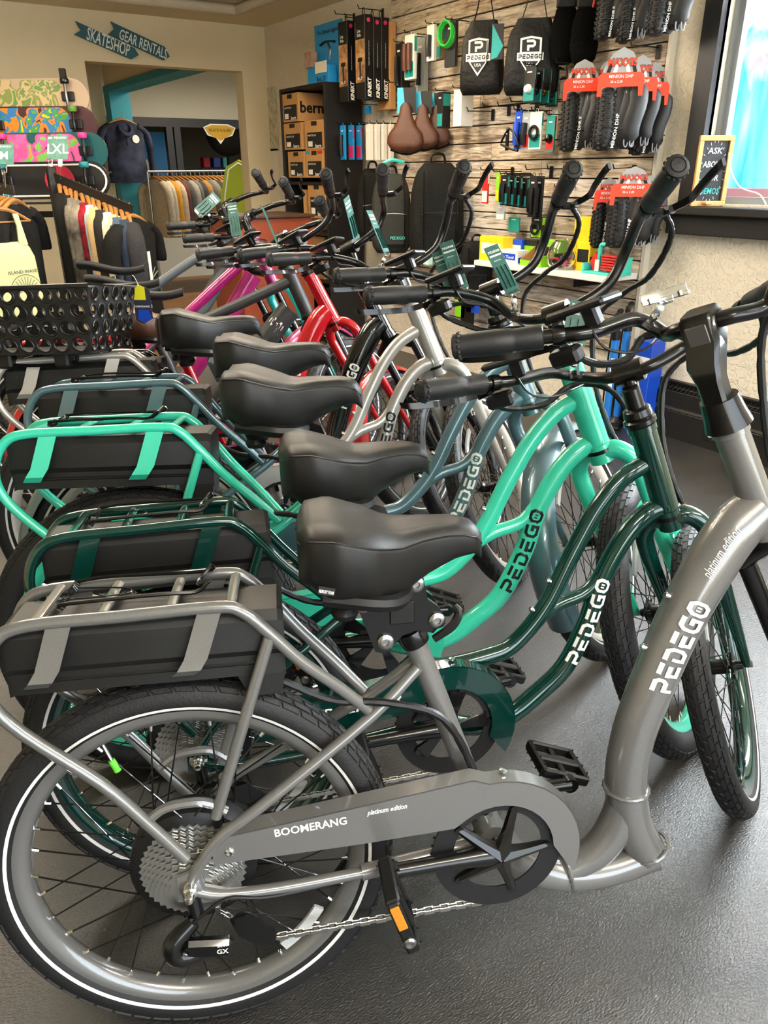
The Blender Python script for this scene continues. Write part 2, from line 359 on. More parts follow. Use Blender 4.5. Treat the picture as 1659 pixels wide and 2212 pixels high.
# sunlit mural on the building opposite
def mural_mat():
    m, nt, b, N, Lk = nodes_mat('painted_mural', .8)
    tc = N('ShaderNodeTexCoord'); sp = N('ShaderNodeSeparateXYZ'); Lk(tc.outputs['Object'], sp.inputs['Vector'])
    n = N('ShaderNodeTexNoise'); n.inputs['Scale'].default_value = 1.9; n.inputs['Detail'].default_value = 4; n.inputs['Distortion'].default_value = 1.5; Lk(tc.outputs['Object'], n.inputs['Vector'])
    mp = N('ShaderNodeMapping'); mp.inputs['Scale'].default_value = (1, 1.6, .22); mp.inputs['Rotation'].default_value = (.22, 0, 0); Lk(tc.outputs['Object'], mp.inputs['Vector'])
    n2 = N('ShaderNodeTexNoise'); n2.inputs['Scale'].default_value = 3.4; n2.inputs['Detail'].default_value = 3; Lk(mp.outputs['Vector'], n2.inputs['Vector'])
    r = N('ShaderNodeValToRGB'); e = r.color_ramp.elements; e[0].position = .4; e[0].color = (*lin('#2f93bb'), 1); e[1].position = .6; e[1].color = (*lin('#a8dfe8'), 1); q = e.new(.5); q.color = (*lin('#6cc6dc'), 1)
    Lk(n2.outputs['Fac'], r.inputs['Fac'])
    r2 = N('ShaderNodeValToRGB'); e = r2.color_ramp.elements; e[0].position = .5; e[0].color = (*lin('#e9e4c8'), 1); e[1].position = .6; e[1].color = (*lin('#d98a86'), 1); Lk(n.outputs['Fac'], r2.inputs['Fac'])
    ad = N('ShaderNodeMath'); ad.operation = 'MULTIPLY_ADD'; ad.inputs[1].default_value = .9; Lk(n.outputs['Fac'], ad.inputs[0]); Lk(sp.outputs['Z'], ad.inputs[2])
    st = N('ShaderNodeMapRange'); st.inputs['From Min'].default_value = 2.3; st.inputs['From Max'].default_value = 2.45; Lk(ad.outputs['Value'], st.inputs['Value'])
    mx = N('ShaderNodeMix'); mx.data_type = 'RGBA'; Lk(st.outputs['Result'], mx.inputs['Factor']); Lk(r.outputs['Color'], mx.inputs['A']); Lk(r2.outputs['Color'], mx.inputs['B']); Lk(mx.outputs['Result'], b.inputs['Base Color']); return m
tag(quad_box(MB(), 4.9, 5.05, -3, 4.6, -.0, 4.2).build('mural_wall', mural_mat(), None, 0), 'sunlit turquoise painted mural wall outside the window', 'mural')
tag(quad_box(MB(), 4.55, 4.8, -3, 4.4, 1.0, 1.16).build('pink_ledge', mat('pink_paint', '#e3a2ac', .7), None, 0), 'pink painted ledge outside below the turquoise mural', 'ledge')
# baseboard heater
r = thing('baseboard_heater', 'black baseboard heater with wire grille under the window wall', 'heater', TR(0, 0, 0))
HB = mat('heater_black', '#151412', .5)
q = MB(); quad_box(q, XW-.075, XW, -2.9, 2.75, 0, .135); quad_box(q, XW-.075, XW-.068, -2.9, 2.75, .165, .235); quad_box(q, XW-.012, XW, -2.9, 2.75, .135, .275); quad_box(q, XW-.03, XW, -2.9, 2.75, .272, .28); quad_box(q, XW-.075, XW, 2.74, 2.75, 0, .28)
q.build('casing', HB, r, 0)
for z0, z1, nm in ((.138, .162, 'front_grille'), (.238, .268, 'top_grille')):
    q = MB()
    for i in range(150): y = -.9+i*.024; q.cyl((XW-.072, y, z0), (XW-.072 if nm[0] == 'f' else XW-.02, y, z1), .0013, seg=4)
    for k in range(3): z = z0+(z1-z0)*k/2; x = XW-.072+(0 if nm[0] == 'f' else .05*k/2); q.cyl((x, -.9, z), (x, 2.74, z), .0015, seg=4)
    o = q.build(nm, mat('grille_wire', '#3c3a36', .4, .6), r); o['kind'] = 'stuff'
quad_box(MB(), XW-.06, XW-.02, -2.9, 2.74, .14, .16).build('fins', mat('heater_fins', '#8d8676', .4, .6), r, 0)
r = thing('power_outlet', 'white double power outlet low on the black heater casing', 'outlet', TR(0, 0, 0))
c = at(1543, 940, X=XW-.077); MB().box(c, (.004, .115, .075), bev=.003).build('cover_plate', HB, r)
for dy in (-.021, .021): MB().lathe([(.0165, 0), (.0165, .004), (0, .004)], c+np.array([-.002, dy, .0]), (-1, 0, 0), 18).build('socket', CARD, r)
# slat wall: planks with recessed joints
sw = struct(quad_box(MB(), XW-.012, XW-.002, 2.655, 4.92, .35, 2.37).build('wall_slat_panel', mat('slat_groove', '#2e241b', .8), None, 0))
z = .36; k = 0; PH = .0965; prng = random.Random(3)
PM = [plank_mat(i) for i in range(6)]
while z < 2.36:
    y = 2.66; 
    while y < 4.915:
        ln = min(prng.uniform(.5, 1.1), 4.915-y); 
        if 4.915-(y+ln) < .2: ln = 4.915-y
        MB().box((XW-.024+prng.uniform(-.001, .001), y+ln/2, z+PH/2-.003), (.024, ln-.002, PH-.007), None, .002).build('plank', PM[prng.randrange(6)], sw, 0); y += ln
    z += PH; k += 1
struct(quad_box(MB(), XW-.04, XW-.0, 2.635, 2.655, .35, 2.38).build('trim_3', mat('white_edge_trim', '#cfc8b8', .6), None, 0))
XS = XW-.038      # face of the slat wall
# ================================================================ bicycles
def multi(name, items, smooth=38):
    V = []; F = []; K = []; ms = []
    for i, (mb, m) in enumerate(items):
        k = len(V); V += mb.v; F += [tuple(a+k for a in q) for q in mb.f]; K += [i]*len(mb.f); ms.append(m)
    me = bpy.data.meshes.new(name); me.from_pydata(V, [], F)
    for m in ms: me.materials.append(m)
    me.polygons.foreach_set('material_index', K)
    me.shade_smooth(); me.set_sharp_from_angle(angle=math.radians(smooth)); return me
def circle(c, r, n, ex, ey, a0=0., a1=2*math.pi, end=False):
    c = np.asarray(c, float); m = n-1 if end else n
    return [c+np.asarray(ex)*(r*math.cos(a0+(a1-a0)*i/m))+np.asarray(ey)*(r*math.sin(a0+(a1-a0)*i/m)) for i in range(n)]
EX, EY, EZ = np.array([1., 0, 0]), np.array([0, 1., 0]), np.array([0, 0, 1.])
_wm = {}
def tire_mesh(R, rt, N, rows, bh, span=58):
    mb = MB(); Rc = R-rt-bh
    def pt(th, ph, r): return (math.cos(th)*(Rc+r*math.cos(ph)), r*math.sin(ph), math.sin(th)*(Rc+r*math.cos(ph)))
    S = [math.radians(a) for a in np.linspace(-140, 140, 19)]; n = 96; V = []; F = []
    for i in range(n):
        for a in S: V.append(pt(2*math.pi*i/n, a, rt))
    m = len(S)
    for i in range(n):
        for j in range(m-1): F.append((i*m+j, ((i+1) % n)*m+j, ((i+1) % n)*m+j+1, i*m+j+1))
    mb.add(V, F)
    if rows:
        dph = math.radians(2*span)/rows
        for i in range(N):
            for j in range(rows):
                off = .5*(j % 2); t0 = 2*math.pi*(i+off+.06)/N; t1 = 2*math.pi*(i+off+.94)/N
                p0 = -math.radians(span)+dph*(j+.06); p1 = p0+dph*.88; sk = .18*(t1-t0)*(1 if j < rows/2 else -1)
                b = [(t0, p0), (t1, p0), (t1+sk, p1), (t0+sk, p1)]; q = .06*(t1-t0); w = .1*(p1-p0)
                tp = [(t0+q, p0+w), (t1-q, p0+w), (t1-q+sk, p1-w), (t0+q+sk, p1-w)]
                mb.add([pt(a, c, rt-.0005) for a, c in b]+[pt(a, c, rt+bh) for a, c in tp], [(4, 7, 6, 5), (0, 4, 5, 1), (1, 5, 6, 2), (2, 6, 7, 3), (3, 7, 4, 0)])
    return mb.mesh('tire', TIRE, 30)
def wheel_meshes(kind):
    if kind in _wm: return _wm[kind]
    d = {}
    R, rt, N, rows, bh = {'road24': (.307, .0265, 60, 6, .0022), 'road26': (.333, .029, 62, 6, .0022), 'fat26': (.336, .033, 66, 7, .002)}[kind]
    d['tire'] = tire_mesh(R, rt, N, rows, bh); d['R'] = R; d['rt'] = rt
    Rr = R-2*rt+.006; d['Rr'] = Rr
    d['rim'] = lambda m: MB().lathe([(Rr, -.017), (Rr+.003, -.019), (Rr-.008, -.019), (Rr-.02, -.012), (Rr-.024, 0), (Rr-.02, .012), (Rr-.008, .019), (Rr+.003, .019), (Rr, .017)], seg=96, closed=True).mesh('rim', m, 50)
    d['stripe'] = []
    Rc_ = R-rt-bh
    for sg in (-1, 1):
        n_ = 96; V = []; 
        for k in range(n_):
            for ph in (math.radians(107.5), math.radians(113), math.radians(118.5)):
                q = Rc_+(rt+.0007)*math.cos(ph); t = 2*math.pi*k/n_; V.append((q*math.cos(t), sg*(rt+.0007)*math.sin(ph), q*math.sin(t)))
        F = []
        for k in range(n_):
            for m_ in range(2):
                q = (k*3+m_, k*3+m_+1, ((k+1) % n_)*3+m_+1, ((k+1) % n_)*3+m_); F.append(q if sg > 0 else q[::-1])
        d['stripe'].append(MB().add(V, F).mesh('stripe', mat('reflective_stripe', '#d6d6d2', .45), 60))
    d['hub'] = {True: MB().lathe([(.012, -.062), (.014, -.03), (.085, -.027), (.094, -.022), (.096, 0), (.094, .022), (.085, .027), (.014, .035), (.012, .055)], seg=36).mesh('hub', BLKP),
                False: MB().lathe([(.009, -.05), (.012, -.036), (.03, -.033), (.03, -.028), (.016, -.022), (.016, .022), (.03, .028), (.03, .033), (.012, .036), (.009, .05)], seg=24).mesh('hub', BLK)}
    d['spoke'] = {}
    for motor in (True, False):
        rh = .09 if motor else .028; out = []
        for s in (-1, 1):
            for ln in (-1, 1):
                a = math.radians(24*ln if motor else 62*ln); p0 = (rh*math.cos(a), s*.026, rh*math.sin(a)); p1 = (Rr-.022, s*.003, 0)
                pm = np.array(p0)+(np.array(p1)-np.array(p0))*.94
                out.append(multi('spoke', [(MB().cyl(p0, pm, .0013, seg=5), BLK), (MB().cyl(pm, p1, .0024, .003, seg=6), CHR)]))
        d['spoke'][motor] = out
    d['spokes'] = {}
    _wm[kind] = d; return d
_rimc = {}
def wheel(parent, name, mx, kind, rimm, motor, stripe, lod):
    d = wheel_meshes(kind)
    key = (kind, rimm.name)
    if key not in _rimc: _rimc[key] = d['rim'](rimm)
    w = link(name, _rimc[key], parent, mx)
    link('tire', d['tire'], w); link('hub', d['hub'][motor], w)
    if stripe:
        for s in d['stripe']: link('reflective_stripe', s, w)
    n = 36
    if lod < 2:
        for i in range(n):
            link('spoke', d['spoke'][motor][(i % 2)*2+(i//2) % 2], w, Matrix.Rotation(2*math.pi*i/n, 4, 'Y'))
    else:
        if motor not in d['spokes']:
            mb = MB()
            for i in range(n):
                s = 1 if i % 2 else -1; ln = 1 if (i//2) % 2 else -1; rh = .09 if motor else .028; a = math.radians((24 if motor else 62)*ln); t = 2*math.pi*i/n
                mb.cyl((rh*math.cos(a+t), s*.026, rh*math.sin(a+t)), ((d['Rr']-.02)*math.cos(t), s*.003, (d['Rr']-.02)*math.sin(t)), .0013, seg=4)
            d['spokes'][motor] = mb.mesh('spokes', BLK)
        o = link('spokes', d['spokes'][motor], w); o['kind'] = 'stuff'
    if lod < 2:   # spoke reflector
        rr = d['Rr']-.055; e = -.95 if motor else 2.2
        A = circle((0, -.016, 0), rr, 8, EX, EZ, e, e+.42, True); B = circle((0, -.016, 0), rr+.016, 8, EX, EZ, e, e+.42, True)
        MB().strip(A, B, .006, (0, -1, 0)).build('wheel_reflector', mat('reflector_clear', '#cfd3d2', .3, bump=(900, .6)), w)
    return w
def rotax(v, a, d):
    v = np.asarray(v, float); return v*math.cos(d)+np.cross(a, v)*math.sin(d)+a*(a@v)*(1-math.cos(d))
def text_on_path(word_vf, pts, s0, h, length, r, face, m, parent, name='lettering', up=1.):
    """lay flat glyphs on the skin of a tube that runs along pts; face = direction the print looks"""
    V, F, w = word_vf
    P = [np.asarray(p, float) for p in catmull(pts, 10)]; L = [0.]
    for a, b in zip(P[:-1], P[1:]): L.append(L[-1]+np.linalg.norm(b-a))
    L = np.array(L); PA = np.array(P); out = []
    for x, y in V:
        s = s0+x/w*length; k = min(max(np.searchsorted(L, s)-1, 0), len(P)-2); t = (s-L[k])/(L[k+1]-L[k])
        c = PA[k]+(PA[k+1]-PA[k])*t; tg = nrm(PA[k+1]-PA[k]); f = nrm(np.asarray(face)-tg*(np.asarray(face)@tg)); u = np.cross(f, tg)*up
        rr = r if not callable(r) else r(s/L[-1]); ang = (y-.5)*h/rr
        out.append(c+(f*math.cos(ang)+u*math.sin(ang))*(rr+.0006))
    return MB().add(out, F).build(name, m, parent, 0)
def saddle(parent, c, sc=1., m=SADL, narrow=False, label=None):
    """c = (x of tail, z of top) in bike coordinates"""
    n = 26; rings = []; L = .262*sc
    for i in range(n):
        t = (1-math.cos(math.pi*i/(n-1)))/2*.75+i/(n-1)*.25
        if narrow: hw = .07*(1-t)**1.1+.02; zt = .016*math.cos(t*4.4)+.004; dp = .03-.008*t
        else: hw = np.interp(t, [0, .02, .06, .2, .36, .5, .65, .8, .93, .98, 1], [.03, .075, .098, .113, .105, .078, .052, .041, .035, .024, .006]); zt = np.interp(t, [0, .05, .18, .38, .5, .68, .85, .95, 1], [-.016, .004, .006, -.01, -.021, -.018, -.018, -.026, -.044]); dp = np.interp(t, [0, .15, .5, .7, 1], [.06, .104, .085, .055, .018])
        hw *= sc; zt *= sc; dp *= sc; x = c[0]+L*t; ring = []
        for k in range(24):
            a = 2*math.pi*k/24; ca, sa = math.cos(a), math.sin(a)
            y = hw*(abs(ca)**.62)*(1 if ca >= 0 else -1)
            z = zt+(sa*(.008 if narrow else .02)*sc if sa > 0 else -(abs(sa)**.55)*dp)
            if sa < 0: y *= 1-.22*abs(sa)**2
            if sa > .2 and not narrow: z -= .010*sc*(1-min(1, abs(y)/(hw+1e-6)*1.6))*(t < .85)
            ring.append((x, y, c[1]-.02*sc+z))
        rings.append(ring)
    s = MB().loft(rings).build('saddle', m, parent, 60)
    if not narrow:
        MB().bar([(c[0]+.03*sc, -.07*sc, c[1]-.098*sc), (c[0]+.12*sc, -.08*sc, c[1]-.108*sc), (c[0]+.15*sc, 0, c[1]-.112*sc), (c[0]+.12*sc, .08*sc, c[1]-.108*sc), (c[0]+.03*sc, .07*sc, c[1]-.098*sc)], .012*sc, seg=8).build('saddle_base', BLKP, s)
        for y in (-.035, .035):
            MB().lathe([(.016*sc+(.004*sc if k % 2 else 0), -.008*k*sc) for k in range(7)], (c[0]+.06*sc, y*sc, c[1]-.095*sc), (0, 0, 1), 12).build('saddle_spring', BLKP, s)
        # piping along the edge of the cushion
        for sg in (-1, 1):
            pts = []
            for t in np.linspace(.02, .97, 18):
                i = int(t*(n-1)); rg = rings[i]; q = np.array(rg[1 if sg > 0 else 11]); pts.append(q+np.array([0, sg*.0005, 0]))
            MB().tube(pts, .0013*sc, 5).build('saddle_seam', BLKP, s)
    return s
def grip(mb_list, p0, p1, r=.019):
    """p0 = inner end, p1 = outer end; appended as (mb, mat) pairs"""
    p0 = np.asarray(p0, float); p1 = np.asarray(p1, float); ax = p1-p0; L = np.linalg.norm(ax); ax = ax/L
    g = MB().lathe([(r*.8, 0), (r*.98, .002), (r*1.02, L*.08), (r*.94, L*.3), (r*.93, L*.34), (r*1.0, L*.36), (r*1.04, L*.55), (r*1.04, L*.75), (r*.98, L*.9), (r*1.0, L*.955), (r*.9, L*.965)], p0, ax, 20)
    x, y = frame_of(ax)
    e = MB().lathe([(r*1.03, L*.93), (r*1.06, L*.95), (r*1.03, L), (r*.72, L+.003), (r*.66, L+.001), (r*.6, L+.003), (.0, L+.0045)], p0, ax, 20)
    for k in range(14):
        a = 2*math.pi*k/14; q = p0+ax*(L*.94)+(x*math.cos(a)+y*math.sin(a))*r*1.03; e.ball(q, .0035, 6, 4)
    return g, e
def link_chain(mb, path, pitch=.0127):
    P = [np.asarray(p, float) for p in path]; L = [0.]
    for a, b in zip(P[:-1], P[1:]): L.append(L[-1]+np.linalg.norm(b-a))
    n = int(L[-1]/pitch); PA = np.array(P)
    for i in range(n):
        q = [np.array([np.interp(s, L, PA[:, k]) for k in range(3)]) for s in (i*pitch, (i+1)*pitch)]
        t = nrm(q[1]-q[0]); u = np.cross(t, EY); w = .0026 if i % 2 else .0042
        for sg in (-1, 1):
            c = (q[0]+q[1])/2+EY*sg*w
            mb.box(c, (pitch*1.25, .0012, .0075 if not i % 2 else .0065), np.stack([t, EY, u], 1), .002)
        mb.cyl(q[0]-EY*.0046, q[0]+EY*.0046, .0028, seg=6)
    return mb
BIKES = {}
def bike(key, name, label, X, Y, yaw, wk, style, fm, rimm, lod=0, lean=.137, steer=55, stripe=True, rack=True, guard=None, guard_txt=None,
         word_m=None, sadm=SADL, narrow=False, sadx=None, bar=None, fender=None, forkm=None, tubes=None, head=None, barm=None, crank=180., display=True, front_fender=None, wl=None, group='electric bikes parked in a row'):
    d = wheel_meshes(wk); R, rt = d['R'], d['rt']; s = 1.0 if wk == 'road24' else 1.085
    f = np.array([math.cos(yaw), math.sin(yaw), 0]); l = np.array([-math.sin(yaw), math.cos(yaw), 0])
    u = EZ*math.cos(lean)+l*math.sin(lean); l = np.cross(u, f)
    zc = (R-rt)*math.cos(lean)+rt; o = np.array([X, Y, zc]); base = o-u*R
    root = thing(name, label, 'bicycle', MX(base, f, l, u), group)
    def B(x, y, z): return np.array([x*s, y*(s if abs(y) > .03 else 1), z*s+R])      # axle-origin design units -> bike coordinates
    def BP(pts, y=0.): return [B(p[0], p[1] if len(p) == 3 else y, p[-1]) for p in pts]
    forkm = forkm or fm; barm = barm or BLK
    # ---- steering assembly
    hx, hz, ang = head
    a = np.array([-math.cos(math.radians(ang)), 0, math.sin(math.radians(ang))]); fx = np.array([math.sin(math.radians(ang)), 0, math.cos(math.radians(ang))])
    H = B(hx, 0, hz); dl = math.radians(steer)
    def K(p): return H+rotax(fx*p[0]+EY*p[1]+a*p[2], a, dl)
    def KP(pts): return [K(p) for p in pts]
    wx = (B(hx, 0, hz)[0]); dz = hz*s
    aax = -(dz+.055*s*math.cos(math.radians(ang)))/math.sin(math.radians(ang)); fax = .045*s
    nax = rotax(EY, a, dl)
    M3 = np.stack([f, l, u], 1)
    for _ in range(4):
        cw = base+M3@K((fax, 0, aax)); nz = (M3@nax)[2]; low = cw[2]-(R-rt)*math.sqrt(1-nz*nz)-rt; aax -= low/((M3@a)[2])
    # ---- frame
    seat_top = (.345, .335); bb = (.462, -.005)
    t = MB(); mainpath = None; mr = .02
    if style == 'boomerang':
        mp = [(.872, .502), (.838, .47), (.802, .411), (.758, .315), (.721, .206), (.699, .125), (.694, .048), (.708, -.03), (.742, -.1)]
        t.bar(BP(mp), [q*s for q in (.034, .039, .0385, .036, .035, .034, .034, .034, .032)], 5, seg=20)
        t.bar(BP([(.46, -.015), (.52, -.085), (.573, -.116), (.63, -.126), (.688, -.121), (.752, -.1)]), [q*s for q in (.03, .028, .027, .027, .027, .029)], 5, seg=18)
        t.bar(BP([(.588, -.118), (.648, -.085), (.684, -.03), (.698, .05)]), [q*s for q in (.022, .028, .03, .028)], 5, seg=16)
        mainpath = BP(mp[:7][::-1]); mr = .036*s
    elif style == 'cruiser':
        tt = [(.435, .095), (.479, .088), (.554, .098), (.601, .112), (.647, .156), (.684, .21), (.714, .274), (.736, .318), (.771, .38), (.815, .431), (.868, .462)]
        dt = [(.46, -.03), (.53, -.052), (.60, -.04), (.661, .003), (.718, .057), (.763, .152), (.788, .238), (.831, .319), (.872, .36), (.905, .372)]
        t.bar(BP(tt), .0172*s, 4, seg=16); t.bar(BP(dt), .0195*s, 4, seg=16)
        t.bar(BP([(.655, .165), (.70, .192), (.76, .215), (.81, .285)]), .0135*s, 4, seg=14)
        mainpath = BP(dt[3:]); mr = .0195*s
    else:
        for pts, r in tubes: t.bar(BP(pts), [q*s for q in r] if hasattr(r, '__len__') else r*s, 4, seg=18)
        mainpath = BP(wl or tubes[0][0]); mr = (tubes[0][1] if not hasattr(tubes[0][1], '__len__') else tubes[0][1][0])*s
    t.cyl(B(seat_top[0], 0, seat_top[1]), B(bb[0], 0, bb[1]), .0172*s, seg=18)
    t.cyl(B(bb[0], -.038, bb[1]), B(bb[0], .038, bb[1]), .024*s)
    h0, h1 = -.105*s, .085*s
    t.tube([H+a*h0, H+a*(h0+.012), H+a*(h0+.013), H+a*(h1-.013), H+a*(h1-.012), H+a*h1], [.027*s, .027*s, .0245*s, .0245*s, .027*s, .027*s], 20)
    for sg in (-1, 1):
        y = sg*.064
        t.bar([B(.349, sg*.012, .292), B(.275, sg*.03, .229), B(.107, sg*.06, .118), B(.05, y, .08), B(.012, y, .03), B(0, y, .004)], .0088*s, 4, seg=10)
        t.bar([B(.44, sg*.03, -.01), B(.34, sg*.045, -.016), B(.25, sg*.055, -.02)], .0125*s, 4, seg=10)
        t.bar([B(.26, sg*.055, -.02), B(.124, sg*.062, -.024), B(.04, y, -.02), B(.0, y, -.006)], .0088*s, 4, seg=10)
        t.prism([(-.018*s, .02*s), (-.02*s, -.022*s), (.012*s, -.03*s), (.05*s, -.028*s), (.05*s, -.012*s), (.02*s, .0), (.014*s, .03*s)], (0, sg*.064*s+.003, R), EX, EZ, .006)
        t.bar([B(-.05, y, .118), B(-.02, y, .138), B(.03, y, .14), B(.06, sg*.062, .12)], .007*s, 4, seg=8)
    fr = t.build('frame', fm, root)
    # weld beads round the main joints
    if lod < 2:
        for c, tg, r in ([(mainpath[-1], mainpath[-1]-mainpath[-2], mr*1.12)] if style != 'boomerang' else [(B(.742, 0, -.088), B(.05, 0, -.1)-B(0, 0, 0), .034*s), (B(.60, 0, -.117), B(.1, 0, .02)-B(0, 0, 0), .0285*s), (B(.695, 0, .035), B(0, 0, 1)-B(0, 0, 0), .0352*s)]):
            x, y = frame_of(tg); n = 40
            MB().tube([c+(x*math.cos(2*math.pi*i/n)+y*math.sin(2*math.pi*i/n))*r for i in range(n)], [.0028 if i % 2 else .0038 for i in range(n)], 6, closed=True).build('weld_bead', fm, fr)
        for q in (.44, .56) if style == 'boomerang' else (.3, .42):
            P = catmull(mainpath, 8) if style == 'boomerang' else catmull(BP(tt[2:]), 8); k = int(q*len(P)); c = P[k]; tg = nrm(P[k+1]-P[k]); nv = nrm(np.cross(tg, EY))
            nv = nv if nv[0] < 0 else -nv; rr = (mr if style == 'boomerang' else .0172*s)
            MB().lathe([(.0055, 0), (.0055, .006), (.0042, .009), (.002, .009), (.002, .006)], c+nv*(rr-.001), nv, 10).build('bottle_bolt', CHR, fr)
    if word_m:
        wv = stroke_word('PEDEGO')
        LL = sum(np.linalg.norm(b-c) for b, c in zip(catmull(mainpath, 10)[:-1], catmull(mainpath, 10)[1:]))
        fr0, ln, hh = {'boomerang': (.36, .31, .034*s), 'cruiser': (.2, .4, .028*s)}.get(style, (.46, .44, mr*1.45))
        text_on_path(wv, mainpath, fr0*LL, hh, ln*LL, (lambda q: np.interp(q, [0, .3, .6, 1], [.0345, .0355, .039, .0395])*s) if style == 'boomerang' else mr*1.01, -EY+np.array([-.15, 0, .1]), word_m, fr)
    # ---- rack and battery
    if rack:
        rk = MB(); cols = []
        for sg in (-1, 1):
            rk.bar([B(-.002, sg*.066, .05), B(-.05, sg*.068, .12), B(-.103, sg*.07, .192), B(-.19, sg*.07, .278), B(-.222, sg*.07, .325), B(-.226, sg*.068, .37), B(-.205, sg*.066, .412), B(-.165, sg*.064, .428), B(-.05, sg*.064, .431), B(.07, sg*.064, .434), B(.105, sg*.064, .425), B(.14, sg*.062, .388), B(.178, sg*.055, .341), B(.23, sg*.04, .287), B(.272, sg*.028, .24)], .0088*s, 4, seg=12)
            rk.bar([B(.138, sg*.063, .384), B(.089, sg*.066, .243), B(.045, sg*.066, .115)], .0085*s, 3, seg=10)
        for x in (-.155, -.075, .012, .09): rk.tube([B(x, -.064, .432), B(x+.002, .064, .432)], .0075*s, 10, flat=.6)
        rk = rk.build('rear_rack', fm, root)
        for sg in (-1, 1):
            for x in (-.123, .065):
                A = [B(x-.017, sg*.066, .43), B(x-.04, sg*.069, .365), B(x-.05, sg*.072, .35), B(x-.06, sg*.06, .338)]
                MB().strip(A, [q+EX*.031*s for q in A], .003, (0, sg, 0)).build('pannier_strap', fm, rk)
        bt = MB(); n = len([0])
        prof = [(-.045, .418), (.045, .418), (.054, .405), (.054, .362), (.047, .352), (.047, .322), (-.047, .322), (-.047, .352), (-.054, .362), (-.054, .405)]
        bt.loft([[B(x, y*(.94 if e else 1), z-(0.004 if e else 0)) for y, z in prof] for x, e in ((-.208, 1), (-.2, 0), (.15, 0), (.157, 1))])
        bt.prism([(.09*s, .324*s), (.105*s, .29*s), (.15*s, .29*s), (.156*s, .324*s)], (0, .046*s, R), EX, EZ, .092*s)
        bt = bt.build('battery', mat('battery_shell', '#131312', .48, bump=(900, .1)), root, 25)
        MB().box(B(-.02, 0, .3405), (.3*s, .098*s, .006*s), bev=.002).build('battery_rail', BLKP, bt)
        if lod < 2:   # sprung wire clip on the rack
            z = .443
            w = MB().bar([B(-.13, -.045, z), B(-.115, -.046, z+.004), B(0, -.042, z+.006), B(.045, -.038, z+.004), B(.06, -.034, z+.014), B(.062, -.02, z+.012), B(.045, .0, z), B(.045, .02, z), B(.06, .034, z+.014), B(.05, .04, z+.004), B(-.08, .046, z+.004), B(-.13, .045, z)], .0028*s, 4, seg=6).build('rack_clip', BLK, root)
            sp = [B(-.128, -.046+.092*i/60, z-.003)+np.array([math.cos(i*1.6), 0, math.sin(i*1.6)])*.005*s for i in range(61)]
            MB().tube([q for q in sp if abs(q[1]) > .012*s], .0014*s, 4).build('clip_spring', BLK, w)
            MB().bar([B(-.12, -.02, z), B(-.06, -.012, z-.002), B(-.045, .0, z-.003), B(-.06, .014, z-.002), B(-.12, .02, z)], .0012*s, 4, seg=5).build('clip_wire', BLK, w)
    # ---- wheels
    wheel(root, 'rear_wheel', Matrix.Translation((0, 0, R)), wk, rimm, True, stripe, lod)
    e1, e2 = rotax(EX, a, dl), rotax(EZ, a, dl); wc = K((fax, 0, aax))
    wheel(root, 'front_wheel', MX(wc, e1, nax, e2), wk, rimm, False, stripe, lod)
    # ---- fork
    fk = MB(); ht = .105*s; ct = aax+R+.045
    ct = min(ct, -ht-.015); cz_ = aax+R+.018
    if forkm is BLK:    # suspension fork
        for sg in (-1, 1):
            y = sg*.062*s
            fk.tube(KP([(fax*.55, y, -ht-.05), (fax*.75, y, aax*.62)]), .0155*s, 14)
            fk.tube(KP([(fax*.75, y, aax*.55), (fax*.76, y, aax*.56), (fax*.9, y, aax*.9), (fax, y, aax-.01)]), [.021*s, .0215*s, .0205*s, .016*s], 14)
        fk.bar(KP([(fax*.5, -.066*s, -ht-.055), (fax*.3, -.03, -ht-.03), (fax*.2, 0, -ht-.015), (fax*.3, .03, -ht-.03), (fax*.5, .066*s, -ht-.055)]), .022*s, 4, seg=12)
        fk.bar(KP([(fax*.9-.03, -.06*s, aax*.62), (fax*.5-.03, -.05*s, aax+R+.02), (fax*.5-.03, 0, aax+R+.028), (fax*.5-.03, .05*s, aax+R+.02), (fax*.9-.03, .06*s, aax*.62)]), .009*s, 4, seg=10)
    else:
        for sg in (-1, 1):
            y = sg*.058*s
            fk.bar(KP([(0, sg*.006, -ht-.008), (.004, sg*.034*s, -ht-.012), (.01, y*.98, -ht-.045), (.014, y*1.05, -ht-.1), (fax*.45, y, aax*.6), (fax*.7, y, aax*.8), (fax, y*.98, aax)]), [.02*s, .0185*s, .0175*s, .017*s, .0155*s, .0125*s, .009*s], 5, seg=14)
        fk.cyl(K((0, 0, -ht)), K((0, 0, -ht-.03)), .024*s)
    fk = fk.build('fork', forkm, root)
    MB().cyl(K((fax, -.068*s, aax)), K((fax, .068*s, aax)), .007).build('front_axle', STL, root)
    MB().lathe([(.026*s, h1), (.03*s, h1+.004), (.03*s, h1+.012), (.024*s, h1+.016), (.027*s, h1+.02), (.025*s, h1+.032), (.019*s, h1+.036)], H, a, 20).build('headset', BLK, root)
    MB().lathe([(.0285*s, -ht-.006), (.0285*s, -ht+.002)], H, a, 20).build('headset_ring', BLK, root)
    if front_fender:
        fd = MB(); n = 22; RI = R+.012; A0, A1 = front_fender[1:]
        rows = []
        for i in range(n):
            th = math.radians(A0+(A1-A0)*i/(n-1)); row = []
            for k in range(9):
                ph = math.radians(-78+156*k/8); w = rt+.012; rr = R-rt+w*math.cos(ph)
                p = e1*(rr*math.cos(th))+e2*(rr*math.sin(th))+nax*(w*1.12*math.sin(ph)); row.append(wc+p)
            for k in range(8, -1, -1):
                ph = math.radians(-78+156*k/8); w = rt+.0135; rr = R-rt+w*math.cos(ph)
                row.append(wc+e1*(rr*math.cos(th))+e2*(rr*math.sin(th))+nax*(w*1.12*math.sin(ph)))
            rows.append(row)
